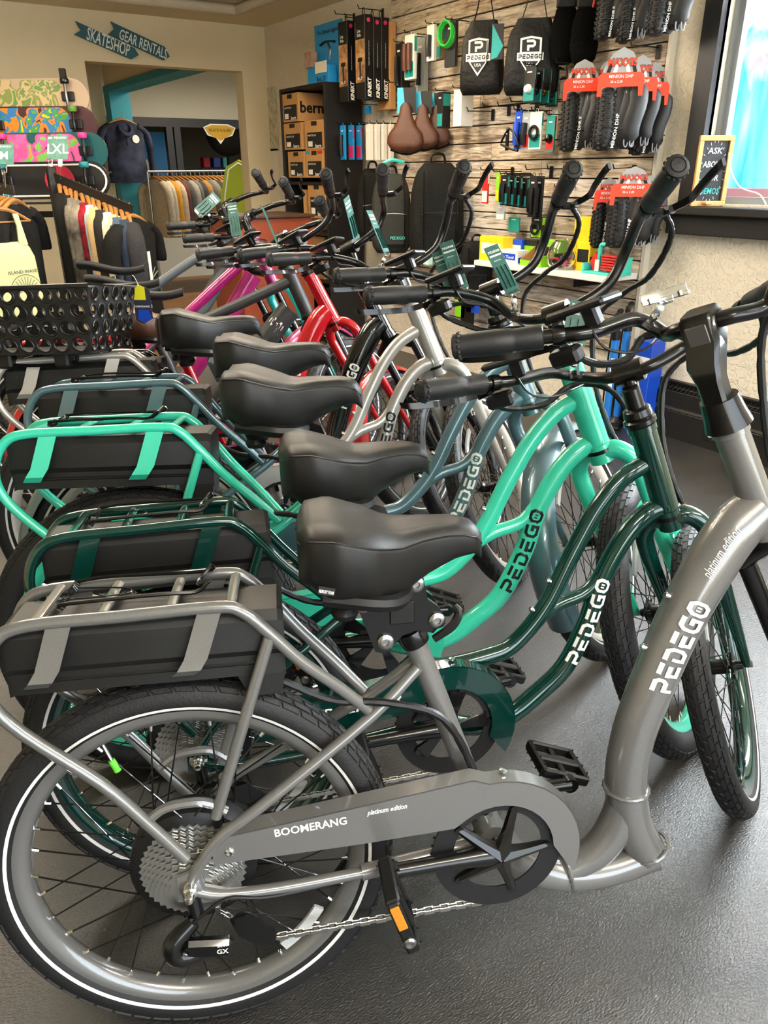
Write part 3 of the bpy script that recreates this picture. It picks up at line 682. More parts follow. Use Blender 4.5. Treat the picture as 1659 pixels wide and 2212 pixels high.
        fd.loft(rows).build('front_fender', front_fender[0], root, 60)
    # ---- stem and handlebar
    b = dict(w=.32, xb=-.125, zb=.367, cx=.025, cz=.185, kind='quill'); b.update(bar or {}); w, xb, zb, cx, cz = b['w'], b['xb'], b['zb'], b['cx'], b['cz']
    st = MB()
    if b['kind'] == 'quill':
        st.cyl(K((0, 0, h1)), K((0, 0, h1+.06*s)), .0145*s, seg=18); st.bar(KP([(.004, 0, h1+.05*s), (.022, 0, h1+.075*s), (cx*1.05, 0, cz)]), [.012*s, .014*s, .0165*s], 5, seg=14)
        st.cyl(K((cx, -.026, cz)), K((cx, .026, cz)), .021)
        st.lathe([(.0165*s, h1+.03*s), (.0165*s, h1+.072*s), (.014*s, h1+.075*s), (0, h1+.075*s)], H, a, 18)
    else:
        st.tube(KP([(0, 0, h1), (0, 0, h1+.02), (0, 0, h1+.045)]), [.034, .03, .027], 20)
        e = rotax(fx, a, dl)
        A = [(-.004, h1+.045, .017, .017), (-.002, h1+.075, .018, .017), (.002, h1+.1, .024, .02), (cx-.004, cz-.02, .025, .023), (cx-.002, cz+.012, .025, .023), (cx, cz+.02, .021, .019)]
        rings = [[K((x+hx_*ca, hy_*sa, z)) for ca, sa in ((.7, -1), (1, -.75), (1, .75), (.7, 1), (-.7, 1), (-1, .75), (-1, -.75), (-.7, -1))] for x, z, hy_, hx_ in A]
        st.loft(rings)
    st = st.build('stem', BLK, root)
    if b['kind'] != 'quill':
        MB().box(K((cx-.026, 0, cz-.012)), (.003, .03, .038), np.stack([rotax(fx, a, dl), nax, a], 1), .001).build('stem_badge', mat('stem_badge_grey', '#5b5856', .3, .4), st)
    hb = MB(); rise = zb-cz; gs = {}
    for sg in (-1, 1):
        g1 = np.array([xb, sg*w, zb]); gd = nrm(np.array(b.get('gd', (-.74, .57, .33)))*np.array([1, sg, 1])); g0 = g1-gd*.135; gs[sg] = (g0, g1, gd)
        pa = g0-gd*.07; dz_ = pa[2]-cz; ya = min(.105, abs(pa[1])*.55)
        pth = [(cx, 0, cz), (cx, sg*.04, cz), (cx+.036, sg*ya, cz+(.14 if b['kind'] == 'quill' else -.2)*dz_), ((cx+.06+pa[0])/2+.02, sg*(ya+abs(pa[1]))/2, cz+.58*dz_), tuple(pa), tuple(g0-gd*.02), tuple(g0)]
        hb.bar(KP(pth), .0112, 6, seg=12); hb.cyl(K(g0-gd*.01), K(g1-gd*.004), .0112, seg=10)
    hb = hb.build('handlebar', barm, root)
    for sg in (-1, 1):
        g0, g1, gd = gs[sg]; gg, ee = grip(None, K(g0), K(g1), .0185)
        go = gg.build('grip', GRIP, root); ee.build('grip_end_cap', RUB, go)
        fw = np.array([.58, sg*.80, -.1]); fw = nrm(fw-gd*(fw@gd)); dn = np.array([0, 0, -1.])
        q = g0-gd*.022
        lv = MB().lathe([(.0145, -.009), (.0155, 0), (.0145, .009)], K(q), K(q+gd)-K(q), 14)
        lv.bar(KP([q+fw*.01+dn*.008, q+fw*.03+dn*.014, q+fw*.036+dn*.02+gd*.02]), .0085, 4, seg=8)
        lo = lv.build('brake_mount', BLK, root)
        A = catmull([q+fw*.034+dn*.018+gd*.012, q+fw*.052+dn*.024+gd*.05, q+fw*.05+dn*.026+gd*.1, q+fw*.056+dn*.024+gd*.15, q+fw*.066+dn*.02+gd*.165], 5)
        MB().strip(KP([x-dn*.007 for x in A]), KP([x+dn*.005 for x in A]), .006, rotax(fx*fw[0]+EY*fw[1]+a*fw[2], a, dl)).build('brake_lever', BLK, lo)
        if lod < 2:   # wrapped cable bundle from the lever down to the head tube
            N_ = 60; pp = catmull(KP([q+fw*.03+dn*.014, q+fw*.045+dn*.05-gd*.035, (q+fw*.045+dn*.06-gd*.05)*.5+np.array([cx+.07, sg*.13, cz])*.5+dn*.02, (cx+.07, sg*.12, cz-.015), (cx+.065, sg*.05, cz-.05), (.06, sg*.02, .03), (.048, sg*.018, -.07), (.05, sg*.03, -.16)]), 14)
            MB().tube(pp, [.0062 if i % 5 else .0052 for i in range(len(pp))], 8).build('cable_bundle', BLKP, root)
        if sg > 0 and display:
            q = g0-gd*.055; dsp = MB(); e = np.stack([rotax(fx, a, dl), nax, a], 1); c = K(q+np.array([.012, -.012, .034]))
            tilt = np.array(Matrix.Rotation(math.radians(12), 3, 'Y')); dsp.box(c, (.062, .098, .012), e@tilt, .004)
            dsp.box(K(q+np.array([.012, -.02, .02])), (.02, .025, .04), e, .004); do = dsp.build('display', BLKP, root)
            n_ = e@tilt@EZ; MB().box(c+n_*.0062, (.05, .085, .001), e@tilt).build('display_screen', mat('display_glass', '#08090a', .06, spec=.8), do)
            sw = MB().box(K(g0-gd*.028+dn*.03+np.array([-.012, 0, 0])), (.026, .05, .026), e, .005); so = sw.build('switch_pod', BLKP, root)
            cb = MB().bar(KP([q+np.array([.01, -.01, .02]), q+np.array([-.005, -.03, -.03]), q+np.array([.03, -.06, -.06]), (cx+.07, .1, cz-.02)]), .0022, 5, seg=6).build('display_wire', BLKP, root)
    # ---- saddle, seat post
    sx, sz = sadx or (.181, .545)
    if not narrow and lod < 2 and style == 'boomerang':
        sp = MB().cyl(B(.345, 0, .335), B(.322, 0, .385), .014*s); sp.lathe([(.021*s, 0), (.023*s, .012), (.021*s, .024)], B(.349, 0, .327), B(-.023, 0, .05)-B(0, 0, 0), 18)
        sp = sp.build('seat_post', BLK, root)
        for y in (-.02, .02):
            arm = MB(); c0 = B(.30, y, .345); c1 = B(.375, y, .372); c2 = B(.27, y, .405); c3 = B(.345, y, .43)
            arm.prism([(.262*s, .40*s), (.285*s, .33*s), (.30*s, .325*s), (.325*s, .352*s), (.345*s, .358*s), (.37*s, .352*s), (.388*s, .372*s), (.378*s, .392*s), (.362*s, .405*s), (.356*s, .44*s), (.335*s, .445*s), (.322*s, .43*s), (.3*s, .418*s), (.28*s, .42*s)], (0, y+.005, R), EX, EZ, .01)
            ao = arm.build('suspension_link', BLK, sp)
            for c in (c0, c1, c2, c3): MB().lathe([(.012, 0), (.012, .004), (.009, .006), (.005, .006), (.004, .003), (0, .003)], c+EY*(-.005 if y < 0 else .005), (0, -1 if y < 0 else 1, 0), 14).build('link_bolt', STL, ao)
            MB().box(B(.325, y, .388)+EY*(-.006 if y < 0 else .006), (.036*s, .004, .034*s), bev=.0015).build('link_cap', BLKP, ao)
        MB().bar([B(.37, -.03, .345), B(.395, -.035, .365), B(.405, -.035, .385), B(.40, -.03, .395)], [.006, .007, .006, .004], 4, seg=8).build('quick_release_lever', BLKP, root)
    else:
        sp = MB().cyl(B(.345, 0, .335), B(sx+.13, 0, sz-.06), .0135*s); sp.lathe([(.021*s, 0), (.023*s, .012), (.021*s, .024)], B(.349, 0, .327), B(-.023, 0, .05)-B(0, 0, 0), 18)
        if not narrow:
            sp.prism([(.29*s, .40*s), (.31*s, .35*s), (.36*s, .34*s), (.385*s, .36*s), (.36*s, .42*s), (.31*s, .44*s)], (0, .016, R), EX, EZ, .032)
        sp = sp.build('seat_post', BLK, root)
        if not narrow:
            for c in ((.318, .38), (.362, .365), (.375, .35)): MB().lathe([(.011, 0), (.011, .004), (.006, .006), (0, .004)], B(c[0], -.016, c[1]), (0, -1, 0), 12).build('link_bolt', STL, sp)
    sd = saddle(root, (sx*s, sz*s+R), s, sadm, narrow)
    # ---- drivetrain
    c = B(bb[0], -.055, bb[1]); cr = math.radians(crank)
    if guard is not False:
        ring = MB(); n = 60; ro, ri = .103*s, .07*s
        for r0, r1, y, th in ((ri, ro, -.056, .003),):
            A = circle((c[0], y, c[2]), r0, n+1, EX, EZ, 0, 2*math.pi*(n+1)/n)[:n+1]; Bq = circle((c[0], y, c[2]), r1, n+1, EX, EZ, 0, 2*math.pi*(n+1)/n)[:n+1]
            ring.strip(A, Bq, th, (0, -1, 0))
        for k in range(44 if lod < 2 else 22):
            t_ = 2*math.pi*k/(44 if lod < 2 else 22); ring.box(c+np.array([math.cos(t_)*(ro-.004), .004, math.sin(t_)*(ro-.004)]), (.01, .002, .004), np.array(Matrix.Rotation(-t_, 3, 'Y')))
        ro_ = ring.build('chainring', mat('chainring_black', '#1c1c1d', .5, .2), root)
        sp5 = MB()
        for k in range(5):
            t_ = cr+2*math.pi*(k+.5)/5
            if style == 'cruiser':
                sp5.strip([c+EX*math.cos(t_-.25)*.02+EZ*math.sin(t_-.25)*.02-EY*.004, c+EX*math.cos(t_-.12)*.075*s+EZ*math.sin(t_-.12)*.075*s-EY*.004], [c+EX*math.cos(t_+.25)*.02+EZ*math.sin(t_+.25)*.02-EY*.004, c+EX*math.cos(t_+.3)*.075*s+EZ*math.sin(t_+.3)*.075*s-EY*.004], .006, (0, -1, 0))
            else: sp5.bar([c-EY*.016, c+np.array([math.cos(t_)*.035, -.012, math.sin(t_)*.035]), c+np.array([math.cos(t_)*.076*s, -.004, math.sin(t_)*.076*s])], [.016, .010, .007], 4, seg=8)
            sp5.cyl(c+np.array([math.cos(t_)*.077*s, -.01, math.sin(t_)*.077*s]), c+np.array([math.cos(t_)*.077*s, .003, math.sin(t_)*.077*s]), .006, seg=10)
        sp5.build('chainring_spider', BLK, ro_)
    for sg in (-1, 1):
        t_ = cr+(0 if sg < 0 else math.pi); c0 = B(bb[0], 0, bb[1])+EY*sg*.066; pe = c0+np.array([math.cos(t_)*.168, sg*.012, math.sin(t_)*.168])
        ca = MB().bar([c0, c0+(pe-c0)*.12, c0+(pe-c0)*.5, c0+(pe-c0)*.9, pe], [.02, .017, .0125, .0115, .0125], 4, seg=12)
        ca.cyl(c0-EY*.012, c0+EY*.012, .019); ca.cyl(pe-EY*.009, pe+EY*.009, .0135)
        co = ca.build('crank_arm', BLK, root)
        MB().lathe([(.0115, 0), (.0115, .002), (.008, .003), (.006, .001), (0, .001)], c0+EY*sg*.012, (0, sg, 0), 14).build('crank_bolt', STL, co)
        if lod < 2 or sg < 0:
            tilt = 1.25 if sg < 0 else .35; pu = np.array([math.cos(tilt), 0, -math.sin(tilt)]); pv = np.array([math.sin(tilt), 0, math.cos(tilt)]); pc = pe+EY*sg*.062
            E3 = np.stack([pu, EY, pv], 1); pd = MB()
            for du in (-.042, .042): pd.box(pc+pu*du, (.009, .085, .021), E3, .003)
            for dy in (-.044, 0, .044): pd.box(pc+EY*dy, (.09, .009 if dy else .02, .018), E3, .003)
            pd.cyl(pe, pc+EY*sg*.045, .006, seg=10)
            for du in (-.042, .042):
                for dy in (-.035, -.012, .012, .035):
                    for dv in (-1, 1): pd.cyl(pc+pu*du+EY*dy, pc+pu*du+EY*dy+pv*dv*.014, .0016, seg=5)
            po = pd.build('pedal', BLKP, root)
            if sg < 0:
                MB().box(pc-pu*.022+EY*sg*.0492, (.04, .003, .013), E3, .001).build('pedal_reflector', mat('amber_reflector', '#e08a10', .25, bump=(1400, .6)), po)
                MB().lathe([(.009, 0), (.009, .002), (.006, .004), (0, .003)], pc+pu*.024+EY*sg*.048, (0, sg, 0), 12).build('pedal_cap', STL, po)
            else: MB().box(pc+pu*.0475, (.002, .045, .012), E3).build('pedal_reflector', mat('amber_reflector', '#e08a10'), po)
    if guard:
        gm = guard; y0 = -.066; bbx, bbz = bb
        if style == 'boomerang':
            top = [(.036, .062), (.051, .082), (.25, .108), (.42, .131)]; arc = [(bbx+.128*math.cos(q), bbz+.128*math.sin(q)) for q in np.radians(np.linspace(98, -22, 13))]
            inn = [(bbx+.086*math.cos(q), bbz+.086*math.sin(q)) for q in np.radians(np.linspace(2, 128, 13))]; low = [(.392, .05), (.25, .042), (.036, .036)]
            bbx2 = bb
        else:
            top = [(.10, .08), (.25, .09), (.40, .112)]; arc = [(bbx+.128*math.cos(q), bbz+.128*math.sin(q)) for q in np.radians(np.linspace(100, -32, 13))]
            inn = [(bbx+.082*math.cos(q), bbz+.082*math.sin(q)) for q in np.radians(np.linspace(-20, 135, 13))]; low = [(.36, .035), (.25, .02), (.10, .018)]
        poly = [(x*s, z*s) for x, z in top+arc+inn+low]
        gd_ = MB().prism(poly, (0, y0*s, R), EX, EZ, .003)
        edge = [(x*s, z*s) for x, z in top+arc[:-3]]      # the returned flange along the upper edge
        A = [np.array([x, y0*s-.003, R+z]) for x, z in edge]; Bq = [np.array([x*1., y0*s+.024, R+z+.002]) for x, z in edge]
        gd_.strip(A, Bq, .0025, (0, 0, -1))
        go = gd_.build('chain_guard', gm, root, 30)
        MB().lathe([(.007, 0), (.007, .002), (.004, .004), (0, .003)], B(.06 if style == 'boomerang' else .115, -.0685, .055), (0, -1, 0), 12).build('guard_bolt', CHR, go)
        MB().lathe([(.006, 0), (.006, .003), (0, .004)], B(.47, -.05, .127), (.1, 0, 1), 12).build('guard_bolt', CHR, go)
        for txt, x, z, h, w_, sh in guard_txt or []:
            dx, dz = (.40-.05), (.128-.082)
            put_text(MB(), txt, B(x, 0, z)+np.array([0, y0*s-.0037, 0]), nrm((dx, 0, dz*.6)), nrm((-dz*.6, 0, dx)), h*s, w_*s, True, .02, sh).build('lettering', word_m or WHT, go, 0)
    if lod < 2:
        pr = MB()
        for k in range(8):
            r_ = .076-.0066*k; y = -.028-.0042*k; nt_ = 42-4*k; poly = []
            for i in range(nt_*2):
                t_ = 2*math.pi*i/(nt_*2); q = r_+(.0035 if i % 2 else -.001); poly.append((math.cos(t_)*q, math.sin(t_)*q))
            O_ = [np.array([q[0], y, R+q[1]]) for q in poly+poly[:1]]; I_ = [np.array([q[0]*(r_-.011)/math.hypot(*q), y, R+q[1]*(r_-.011)/math.hypot(*q)]) for q in poly+poly[:1]]
            pr.strip(I_, O_, .0018, (0, -1, 0))
            for q in range(5): t_ = q*1.2566+k*.3; pr.strip([(math.cos(t_-.2)*.012, y, R+math.sin(t_-.2)*.012), (math.cos(t_-.06)*(r_-.01), y, R+math.sin(t_-.06)*(r_-.01))], [(math.cos(t_+.2)*.012, y, R+math.sin(t_+.2)*.012), (math.cos(t_+.06)*(r_-.01), y, R+math.sin(t_+.06)*(r_-.01))], .0018, (0, -1, 0))
        pr.cyl((0, -.028, R), (0, -.064, R), .012); pr.build('cassette', mat('cassette_steel', '#c4c4c0', .28, .95), root)
        ch = MB(); ro = .1*s; j1 = np.array([.085, -.052, R-.105]); cc = B(bb[0], -.052, bb[1])
        link_chain(ch, [cc+np.array([0, 0, -ro]), j1+np.array([.03, 0, -.018])]+[j1+np.array([.012+.018*math.cos(q), 0, 0.018*math.sin(q)]) for q in np.radians(np.linspace(-80, -190, 6))]+[np.array([.03, -.052, R-.06]), np.array([.04, -.052, R-.035])])
        ch.build('chain', mat('chain_steel', '#a5a39c', .3, 1.), root); ch = MB()
        link_chain(ch, [np.array([.0, -.05, R+.045]), np.array([.03, -.05, R+.045]), cc+np.array([-.03, 0, ro*.95])])
        ch.build('chain', mat('chain_steel', '#a5a39c', .3, 1.), root)
        dr = MB(); dr.cyl((0, -.064, R-.012), (0.005, -.07, R-.045), .011); dr.bar([(.0, -.078, R-.05), (-.03, -.09, R-.075), (-.02, -.088, R-.1), (.03, -.08, R-.095)], [.012, .015, .016, .013], 4, seg=10)
        dr.box((.02, -.088, R-.088), (.07, .02, .03), np.array(Matrix.Rotation(.1, 3, 'Y')), .006)
        dr.prism([(.05, -.07), (.08, -.065), (.115, -.1), (.11, -.125), (.095, -.128), (.06, -.1)], (0, -.06, R), EX, EZ, .004)
        do = dr.build('derailleur', BLK, root)
        for q in ((.07, -.08), (.1, -.115)): MB().lathe([(.016, -.002), (.017, 0), (.016, .002)], (q[0], -.056, R+q[1]), (0, 1, 0), 14).build('jockey_wheel', BLKP, do)
        if style == 'boomerang':
            for tx, dz, h_ in (('SRAM', .008, .004), ('GX', -.002, .008)): put_text(MB(), tx, (.04, -.0985, R-.088+dz), EX, EZ, h_, None, True, .02).build('lettering', WHT, do, 0)
        MB().bar([(.0, -.08, R-.05), (.05, -.075, R-.02), (.12, -.07, R-.03), B(.3, -.045, -.03)], .0025, 5, seg=6).build('shift_cable', BLKP, root)
        MB().lathe([(.016, 0), (.016, .003), (.011, .004), (.011, .014), (.008, .016), (.008, .024), (.005, .028), (0, .029)], (0, -.067, R), (0, -1, 0), 16).build('axle_nut', CHR, root)
        MB().tube([(-.112, -.004, R+.214), (-.105, -.006, R+.196), (-.1, -.008, R+.184)], [.003, .003, .0028], 8).build('valve', STL, root); MB().cyl((-.101, -.008, R+.186), (-.093, -.009, R+.168), .005, .0055).build('valve_cap', mat('valve_cap_green', '#58c832', .4), root)
        cbp = catmull([B(.15, -.03, .30), B(.22, -.03, .262), B(.30, -.035, .252), B(.38, -.04, .22), B(.43, -.035, .12), B(.45, -.03, .04)], 12)
        MB().tube(cbp, [.0062 if i % 4 else .0053 for i in range(len(cbp))], 8).build('motor_cable', BLKP, root)
        wb = B(.30, .05, -.02); gr = base[2]
        # kick stand reaches the floor on the far side
        fo = np.array([.22, .22, 0.]); zw = (base+M3@fo)[2]; fo = fo-np.array([0, 0, 1])*(zw-.008)/u[2]
        MB().bar([B(.30, .05, -.03), (wb+fo)/2+np.array([0, .01, 0]), fo], [.009, .0085, .009], 4, seg=8).build('kickstand', BLK, root)
    if fender:
        rows = []; n = 26
        for i in range(n):
            th = math.radians(fender[1]+(fender[2]-fender[1])*i/(n-1)); row = []
            for inn in (0, 1):
                for k in (range(9) if not inn else range(8, -1, -1)):
                    ph = math.radians(-75+150*k/8); w_ = rt+.012+.0015*inn; rr = R-rt+w_*math.cos(ph); row.append(np.array([rr*math.cos(th), w_*1.12*math.sin(ph), R+rr*math.sin(th)]))
            rows.append(row)
        MB().loft(rows).build('rear_fender', fender[0], root, 60)
    BIKES[key] = dict(root=root, K=K, B=B, base=base, M3=M3, s=s, R=R, cx=cx, cz=cz, gs=gs, frame=fr, main=mainpath, mr=mr, saddle=sd)
    return root
def bw(key, p): d = BIKES[key]; return d['base']+d['M3']@np.asarray(p)      # bike coordinates -> world

GRAYM = paint('grey_metallic_paint', '#747472', .38, .28)
GREENM = paint('dark_green_paint', '#04342d', .15, .16)
TEALM = mat('turquoise_paint', '#35c2a2', .28, .0, coat=.8)
BLUEM = paint('slate_blue_paint', '#5b7882', .4, .3)
SILVM = paint('silver_paint', '#c2bfb9', .5, .34)
BLACKM = mat('gloss_black_paint', '#050506', .15, coat=.9)
REDM = mat('red_paint', '#b00d18', .22, .15, coat=.9)
MATTE = mat('matte_charcoal_paint', '#2a2a29', .5, .1)
MAGM = mat('magenta_paint', '#8e1659', .32, .1, coat=.6)
SLATE = mat('satin_grey_paint', '#4d5456', .45, .15)
BROWNS = mat('brown_leatherette', '#4a2815', .42, bump=(380, .2))
RIMB = mat('black_rim', '#171717', .4, .3); RIMS = mat('light_rim', '#cfcbc2', .4, .3)
bike('gray', 'step_through_bicycle', 'metallic grey step-through electric bike with single curved tube, nearest the camera', .2343, .8764, -.45, 'road24', 'boomerang', GRAYM, GRAYM, 0, steer=39, guard=GRAYM, word_m=WHT,
     guard_txt=[('BOOMERANG', .178, .083, .0125, .105, 0), ('platinum edition', .29, .098, .008, .06, .35)], forkm=BLK, head=(.848, .552, 64), bar=dict(w=.30, xb=-.12, zb=.348, cx=.03, cz=.232, kind='folding', bow=0, gd=(-.5, .8, .33)), sadx=(.183, .535))
bike('green', 'cruiser_bicycle', 'dark green cruiser electric bike between the grey step-through and the turquoise cruiser', .3398, 1.1258, -.40, 'road24', 'cruiser', GREENM, GREENM, 0, steer=55, guard=GREENM, word_m=WHT,
     guard_txt=[('INTERCEPTOR', .26, .062, .017, .22, .3)], forkm=GREENM, head=(.88, .455, 69), bar=dict(w=.30, xb=-.2, zb=.312, cx=.028, cz=.18), sadx=(.183, .55))
bike('teal', 'cruiser_bicycle', 'turquoise cruiser electric bike with turquoise rims and black lettering', .3688, 1.476, -.52, 'fat26', 'cruiser', TEALM, TEALM, 0, steer=55, stripe=False, guard=TEALM, word_m=BLKT, head=(.866, .456, 68), sadx=(.178, .53))
bike('blue', 'cruiser_bicycle', 'slate blue cruiser electric bike with a metal front fender', .4955, 1.8195, -.50, 'road26', 'cruiser', BLUEM, RIMS, 1, steer=55, guard=BLUEM, word_m=WHT, head=(.87, .456, 68), front_fender=(BLUEM, 40, 215), fender=(BLUEM, 60, 205), sadx=(.178, .53))
bike('silver', 'cruiser_bicycle', 'silver cruiser electric bike carrying the black basket on its rack', .487, 2.1789, -.40, 'road26', 'cruiser', SILVM, RIMS, 1, steer=56, guard=SILVM, word_m=BLKT, head=(.885, .462, 68), sadx=(.178, .54))
bike('black', 'step_through_bicycle', 'gloss black step-through electric bike behind the silver cruiser', .62, 2.46, -.42, 'road24', 'boomerang', BLACKM, RIMB, 2, steer=52, guard=BLACKM, word_m=WHT, forkm=BLK, head=(.848, .552, 64), sadx=(.14, .55), bar=dict(w=.3, xb=-.12, zb=.348, cx=.03, cz=.2))
bike('red', 'step_through_bicycle', 'bright red step-through electric bike with red fenders and brown saddle', .60, 2.78, -.42, 'road24', 'boomerang', REDM, RIMB, 2, steer=50, guard=REDM, word_m=WHT, head=(.848, .552, 64), sadm=BROWNS, front_fender=(REDM, 30, 205), fender=(REDM, 20, 190), sadx=(.13, .53), bar=dict(w=.32, xb=-.12, zb=.33, cx=.03, cz=.2))
bike('dark', 'bicycle', 'matte charcoal electric bike with a thick battery downtube and white lettering', .58, 3.14, -.42, 'road26', 'plain', MATTE, RIMB, 2, steer=45, guard=False, word_m=WHT, rack=False, forkm=BLK, head=(.87, .47, 68), narrow=True, sadx=(.2, .5), bar=dict(w=.33, xb=-.06, zb=.25, cx=.05, cz=.2, bow=0),
     tubes=[([(.46, 0), (.66, .2), (.84, .40)], [.04, .044, .04]), ([(.35, .3), (.6, .4), (.85, .5)], .02)])
bike('magenta', 'bicycle', 'magenta electric bike with two parallel straight tubes and turquoise fork', .60, 3.48, -.42, 'road26', 'plain', MAGM, RIMB, 2, steer=45, guard=False, word_m=WHT, rack=False, forkm=mat('bright_turquoise_paint', '#1fb5ad', .28, coat=.8), front_fender=(MAGM, 60, 200), head=(.87, .55, 68), narrow=True, sadx=(.2, .5), bar=dict(w=.33, xb=-.06, zb=.22, cx=.05, cz=.18, bow=0),
     tubes=[([(.46, 0), (.66, .25), (.83, .49)], [.033, .035, .035]), ([(.38, .2), (.62, .4), (.83, .57)], .021)])
bike('slate', 'bicycle', 'satin grey electric bike with a high sloping top tube, furthest in the row', .66, 3.85, -.42, 'road26', 'plain', SLATE, RIMB, 2, steer=45, guard=False, word_m=None, rack=False, forkm=BLK, head=(.87, .58, 68), narrow=True, sadx=(.2, .52), bar=dict(w=.33, xb=-.06, zb=.22, cx=.05, cz=.18, bow=0),
     tubes=[([(.46, 0), (.66, .28), (.84, .53)], [.034, .034, .034]), ([(.35, .32), (.6, .48), (.85, .62)], .02)])
# ================================================================ slat-wall goods
def XB(o): return np.asarray(o, float)
NX, NY = np.array([-1., 0, 0]), np.array([0, -1., 0])
HOOK = mat('hook_wire', '#121212', .4, .5)
def hook(u, v, L=.2, X=None):
    p = at(u, v, X=XS-L); b = p.copy(); b[0] = XS
    o = MB().bar([b, p+np.array([L*.1, 0, -.004]), p+np.array([0.01, 0, -.004]), p+np.array([-.004, 0, .016])], .0028, 3, seg=6)
    o.box(b+np.array([-.004, 0, -.018]), (.006, .026, .06), None, .002); return o
hooks = [(723, 28, 'far left at the top, above the seatpost boxes'), (745, 35, 'over the first seatpost box'), (773, 16, 'over the row of three seatpost boxes'), (840, 176, 'over the front brown saddle'), (1009, 238, 'empty, first of the row under the logo bags'), (1043, 227, 'empty, second of the row under the logo bags'), (1075, 226, 'empty, third of the row under the logo bags'), (1102, 217, 'empty, fourth of the row under the logo bags'), (1140, 218, 'empty, nearest the bells'), (1063, 366, 'leftmost in the row above the white shelf'), (1135, 364, 'second in the row above the white shelf'), (1182, 363, 'third in the row above the white shelf'), (1324, 362, 'over the bottom row of tires'), (1200, 132, 'left of the middle tire row'), (1362, 95, 'over the middle tire row'), (1003, 122, 'beside the green cable lock')]
for i, (u, v, lb) in enumerate(hooks):
    tag(hook(u, v, .2 if i % 3 else .16).build('display_hook', HOOK), 'black wire hook '+lb, 'hook', 'wire hooks on the slat wall')
def wbox(name, label, cat, u, vt, vb, X0, dx, dy, m, group=None, bev=.002, flap=True):
    """carton whose nearest upright edge stands at pixel column u; returns root, corner (min x, min y, bottom), height"""
    p = at(u, vt, X=X0); q = at(u, vb, X=X0); z0, z1 = q[2], p[2]; h = z1-z0
    r = thing(name, label, cat, TR(p[0], p[1], z0), group)
    MB().box((dx/2, dy/2, h/2), (dx, dy, h), None, bev).build('carton', m, r, 0)
    if flap: MB().box((dx/2, dy/2, h+.0008), (dx*.96, dy*.96, .0016)).build('lid_flap', m, r, 0)
    return r, h
def onx_face(r, y, z, txt, h, m, w=None, bold=.02, shear=0., rot=0, x=-.0012):   # print on the -X face
    ex, ey = (NY, EZ) if not rot else (EZ, EY)
    return put_text(MB(), txt, (x, y, z), ex, ey, h, w, True, bold, shear).build('lettering', m, r, 0)
def ony_face(r, x, z, txt, h, m, w=None, bold=.02, shear=0., rot=0, y=-.0012):   # print on the -Y face
    ex, ey = (EX, EZ) if not rot else (EZ, -EX)
    return put_text(MB(), txt, (x, y, z), ex, ey, h, w, True, bold, shear).build('lettering', m, r, 0)
def patch(r, face, a0, a1, z0, z1, m, name='print_panel', off=.0008):
    mb = MB()
    if face == 'x': quad_box(mb, -off, 0, a0, a1, z0, z1)
    else: quad_box(mb, a0, a1, -off, 0, z0, z1)
    return mb.build(name, m, r, 0)
KBLK = mat('glossy_box_black', '#0e0e10', .3); KPINK = mat('pink_print', '#c4205f', .5); KART = mat('box_art_warm', '#c99a62', .5, noise=(14, .5, '#5a3a2c')); KBRN = mat('kraft_board', '#b08350', .75, noise=(6, .08))
BLUEP = mat('bright_blue_print', '#1c87c9', .45); WPK = mat('white_carton', '#dcd8cf', .6); TEALB = mat('teal_card', '#17877f', .5)
kl = ['at the left end of the four, art side out', 'second of the four, art side showing', 'third of the four, only the spine showing', 'right end of the four, only the spine showing']
for i, (u, vt, vb, X0) in enumerate([(749, 44, 220, XS-.25), (787, 30, 212, XS-.25), (806, 36, 215, XS-.183), (824, 37, 217, XS-.116)]):
    r, h = wbox('seatpost_box', 'tall black seatpost box '+kl[i], 'box', u, vt, vb, X0, .062, .115, KBLK, 'black seatpost boxes')
    ony_face(r, .033, h*.14, 'KINEKT', .028, WHT, h*.24, .03, .2, 1); ony_face(r, .03, h*.55, 'Seatpost with smooth ride suspension', .006, WHT, h*.3, 0, 0, 1)
    MB().lathe([(.014, 0), (.014, .0012), (0, .0012)], (.03, 0, h*.94), (0, -1, 0), 6).build('emblem', KPINK, r)
    if i < 2:
        patch(r, 'x', .004, .112, h*.2, h*.72, KART); patch(r, 'x', .03, .085, h*.45, h*.5, BLKT, 'pictured_clamp', .0016); patch(r, 'x', .05, .066, h*.24, h*.46, BLKT, 'pictured_post', .0016)
        onx_face(r, .07, h*.82, 'Live', .018, WHT); onx_face(r, .068, h*.77, 'Ride', .018, WHT); onx_face(r, .06, h*.25, 'KINEKT', .016, WHT, .06, .02, .2)
    MB().bar([(.03, .05, h), (.03, .045, h+.03), (.03, .058, h+.045), (.03, .07, h+.03), (.03, .065, h)], .003, 3, seg=5).build('hang_loop', HOOK, r)
wbox('brown_carton', 'plain brown carton hung behind the black seatpost boxes', 'box', 843, 46, 236, XS-.06, .045, .16, KBRN)[0]
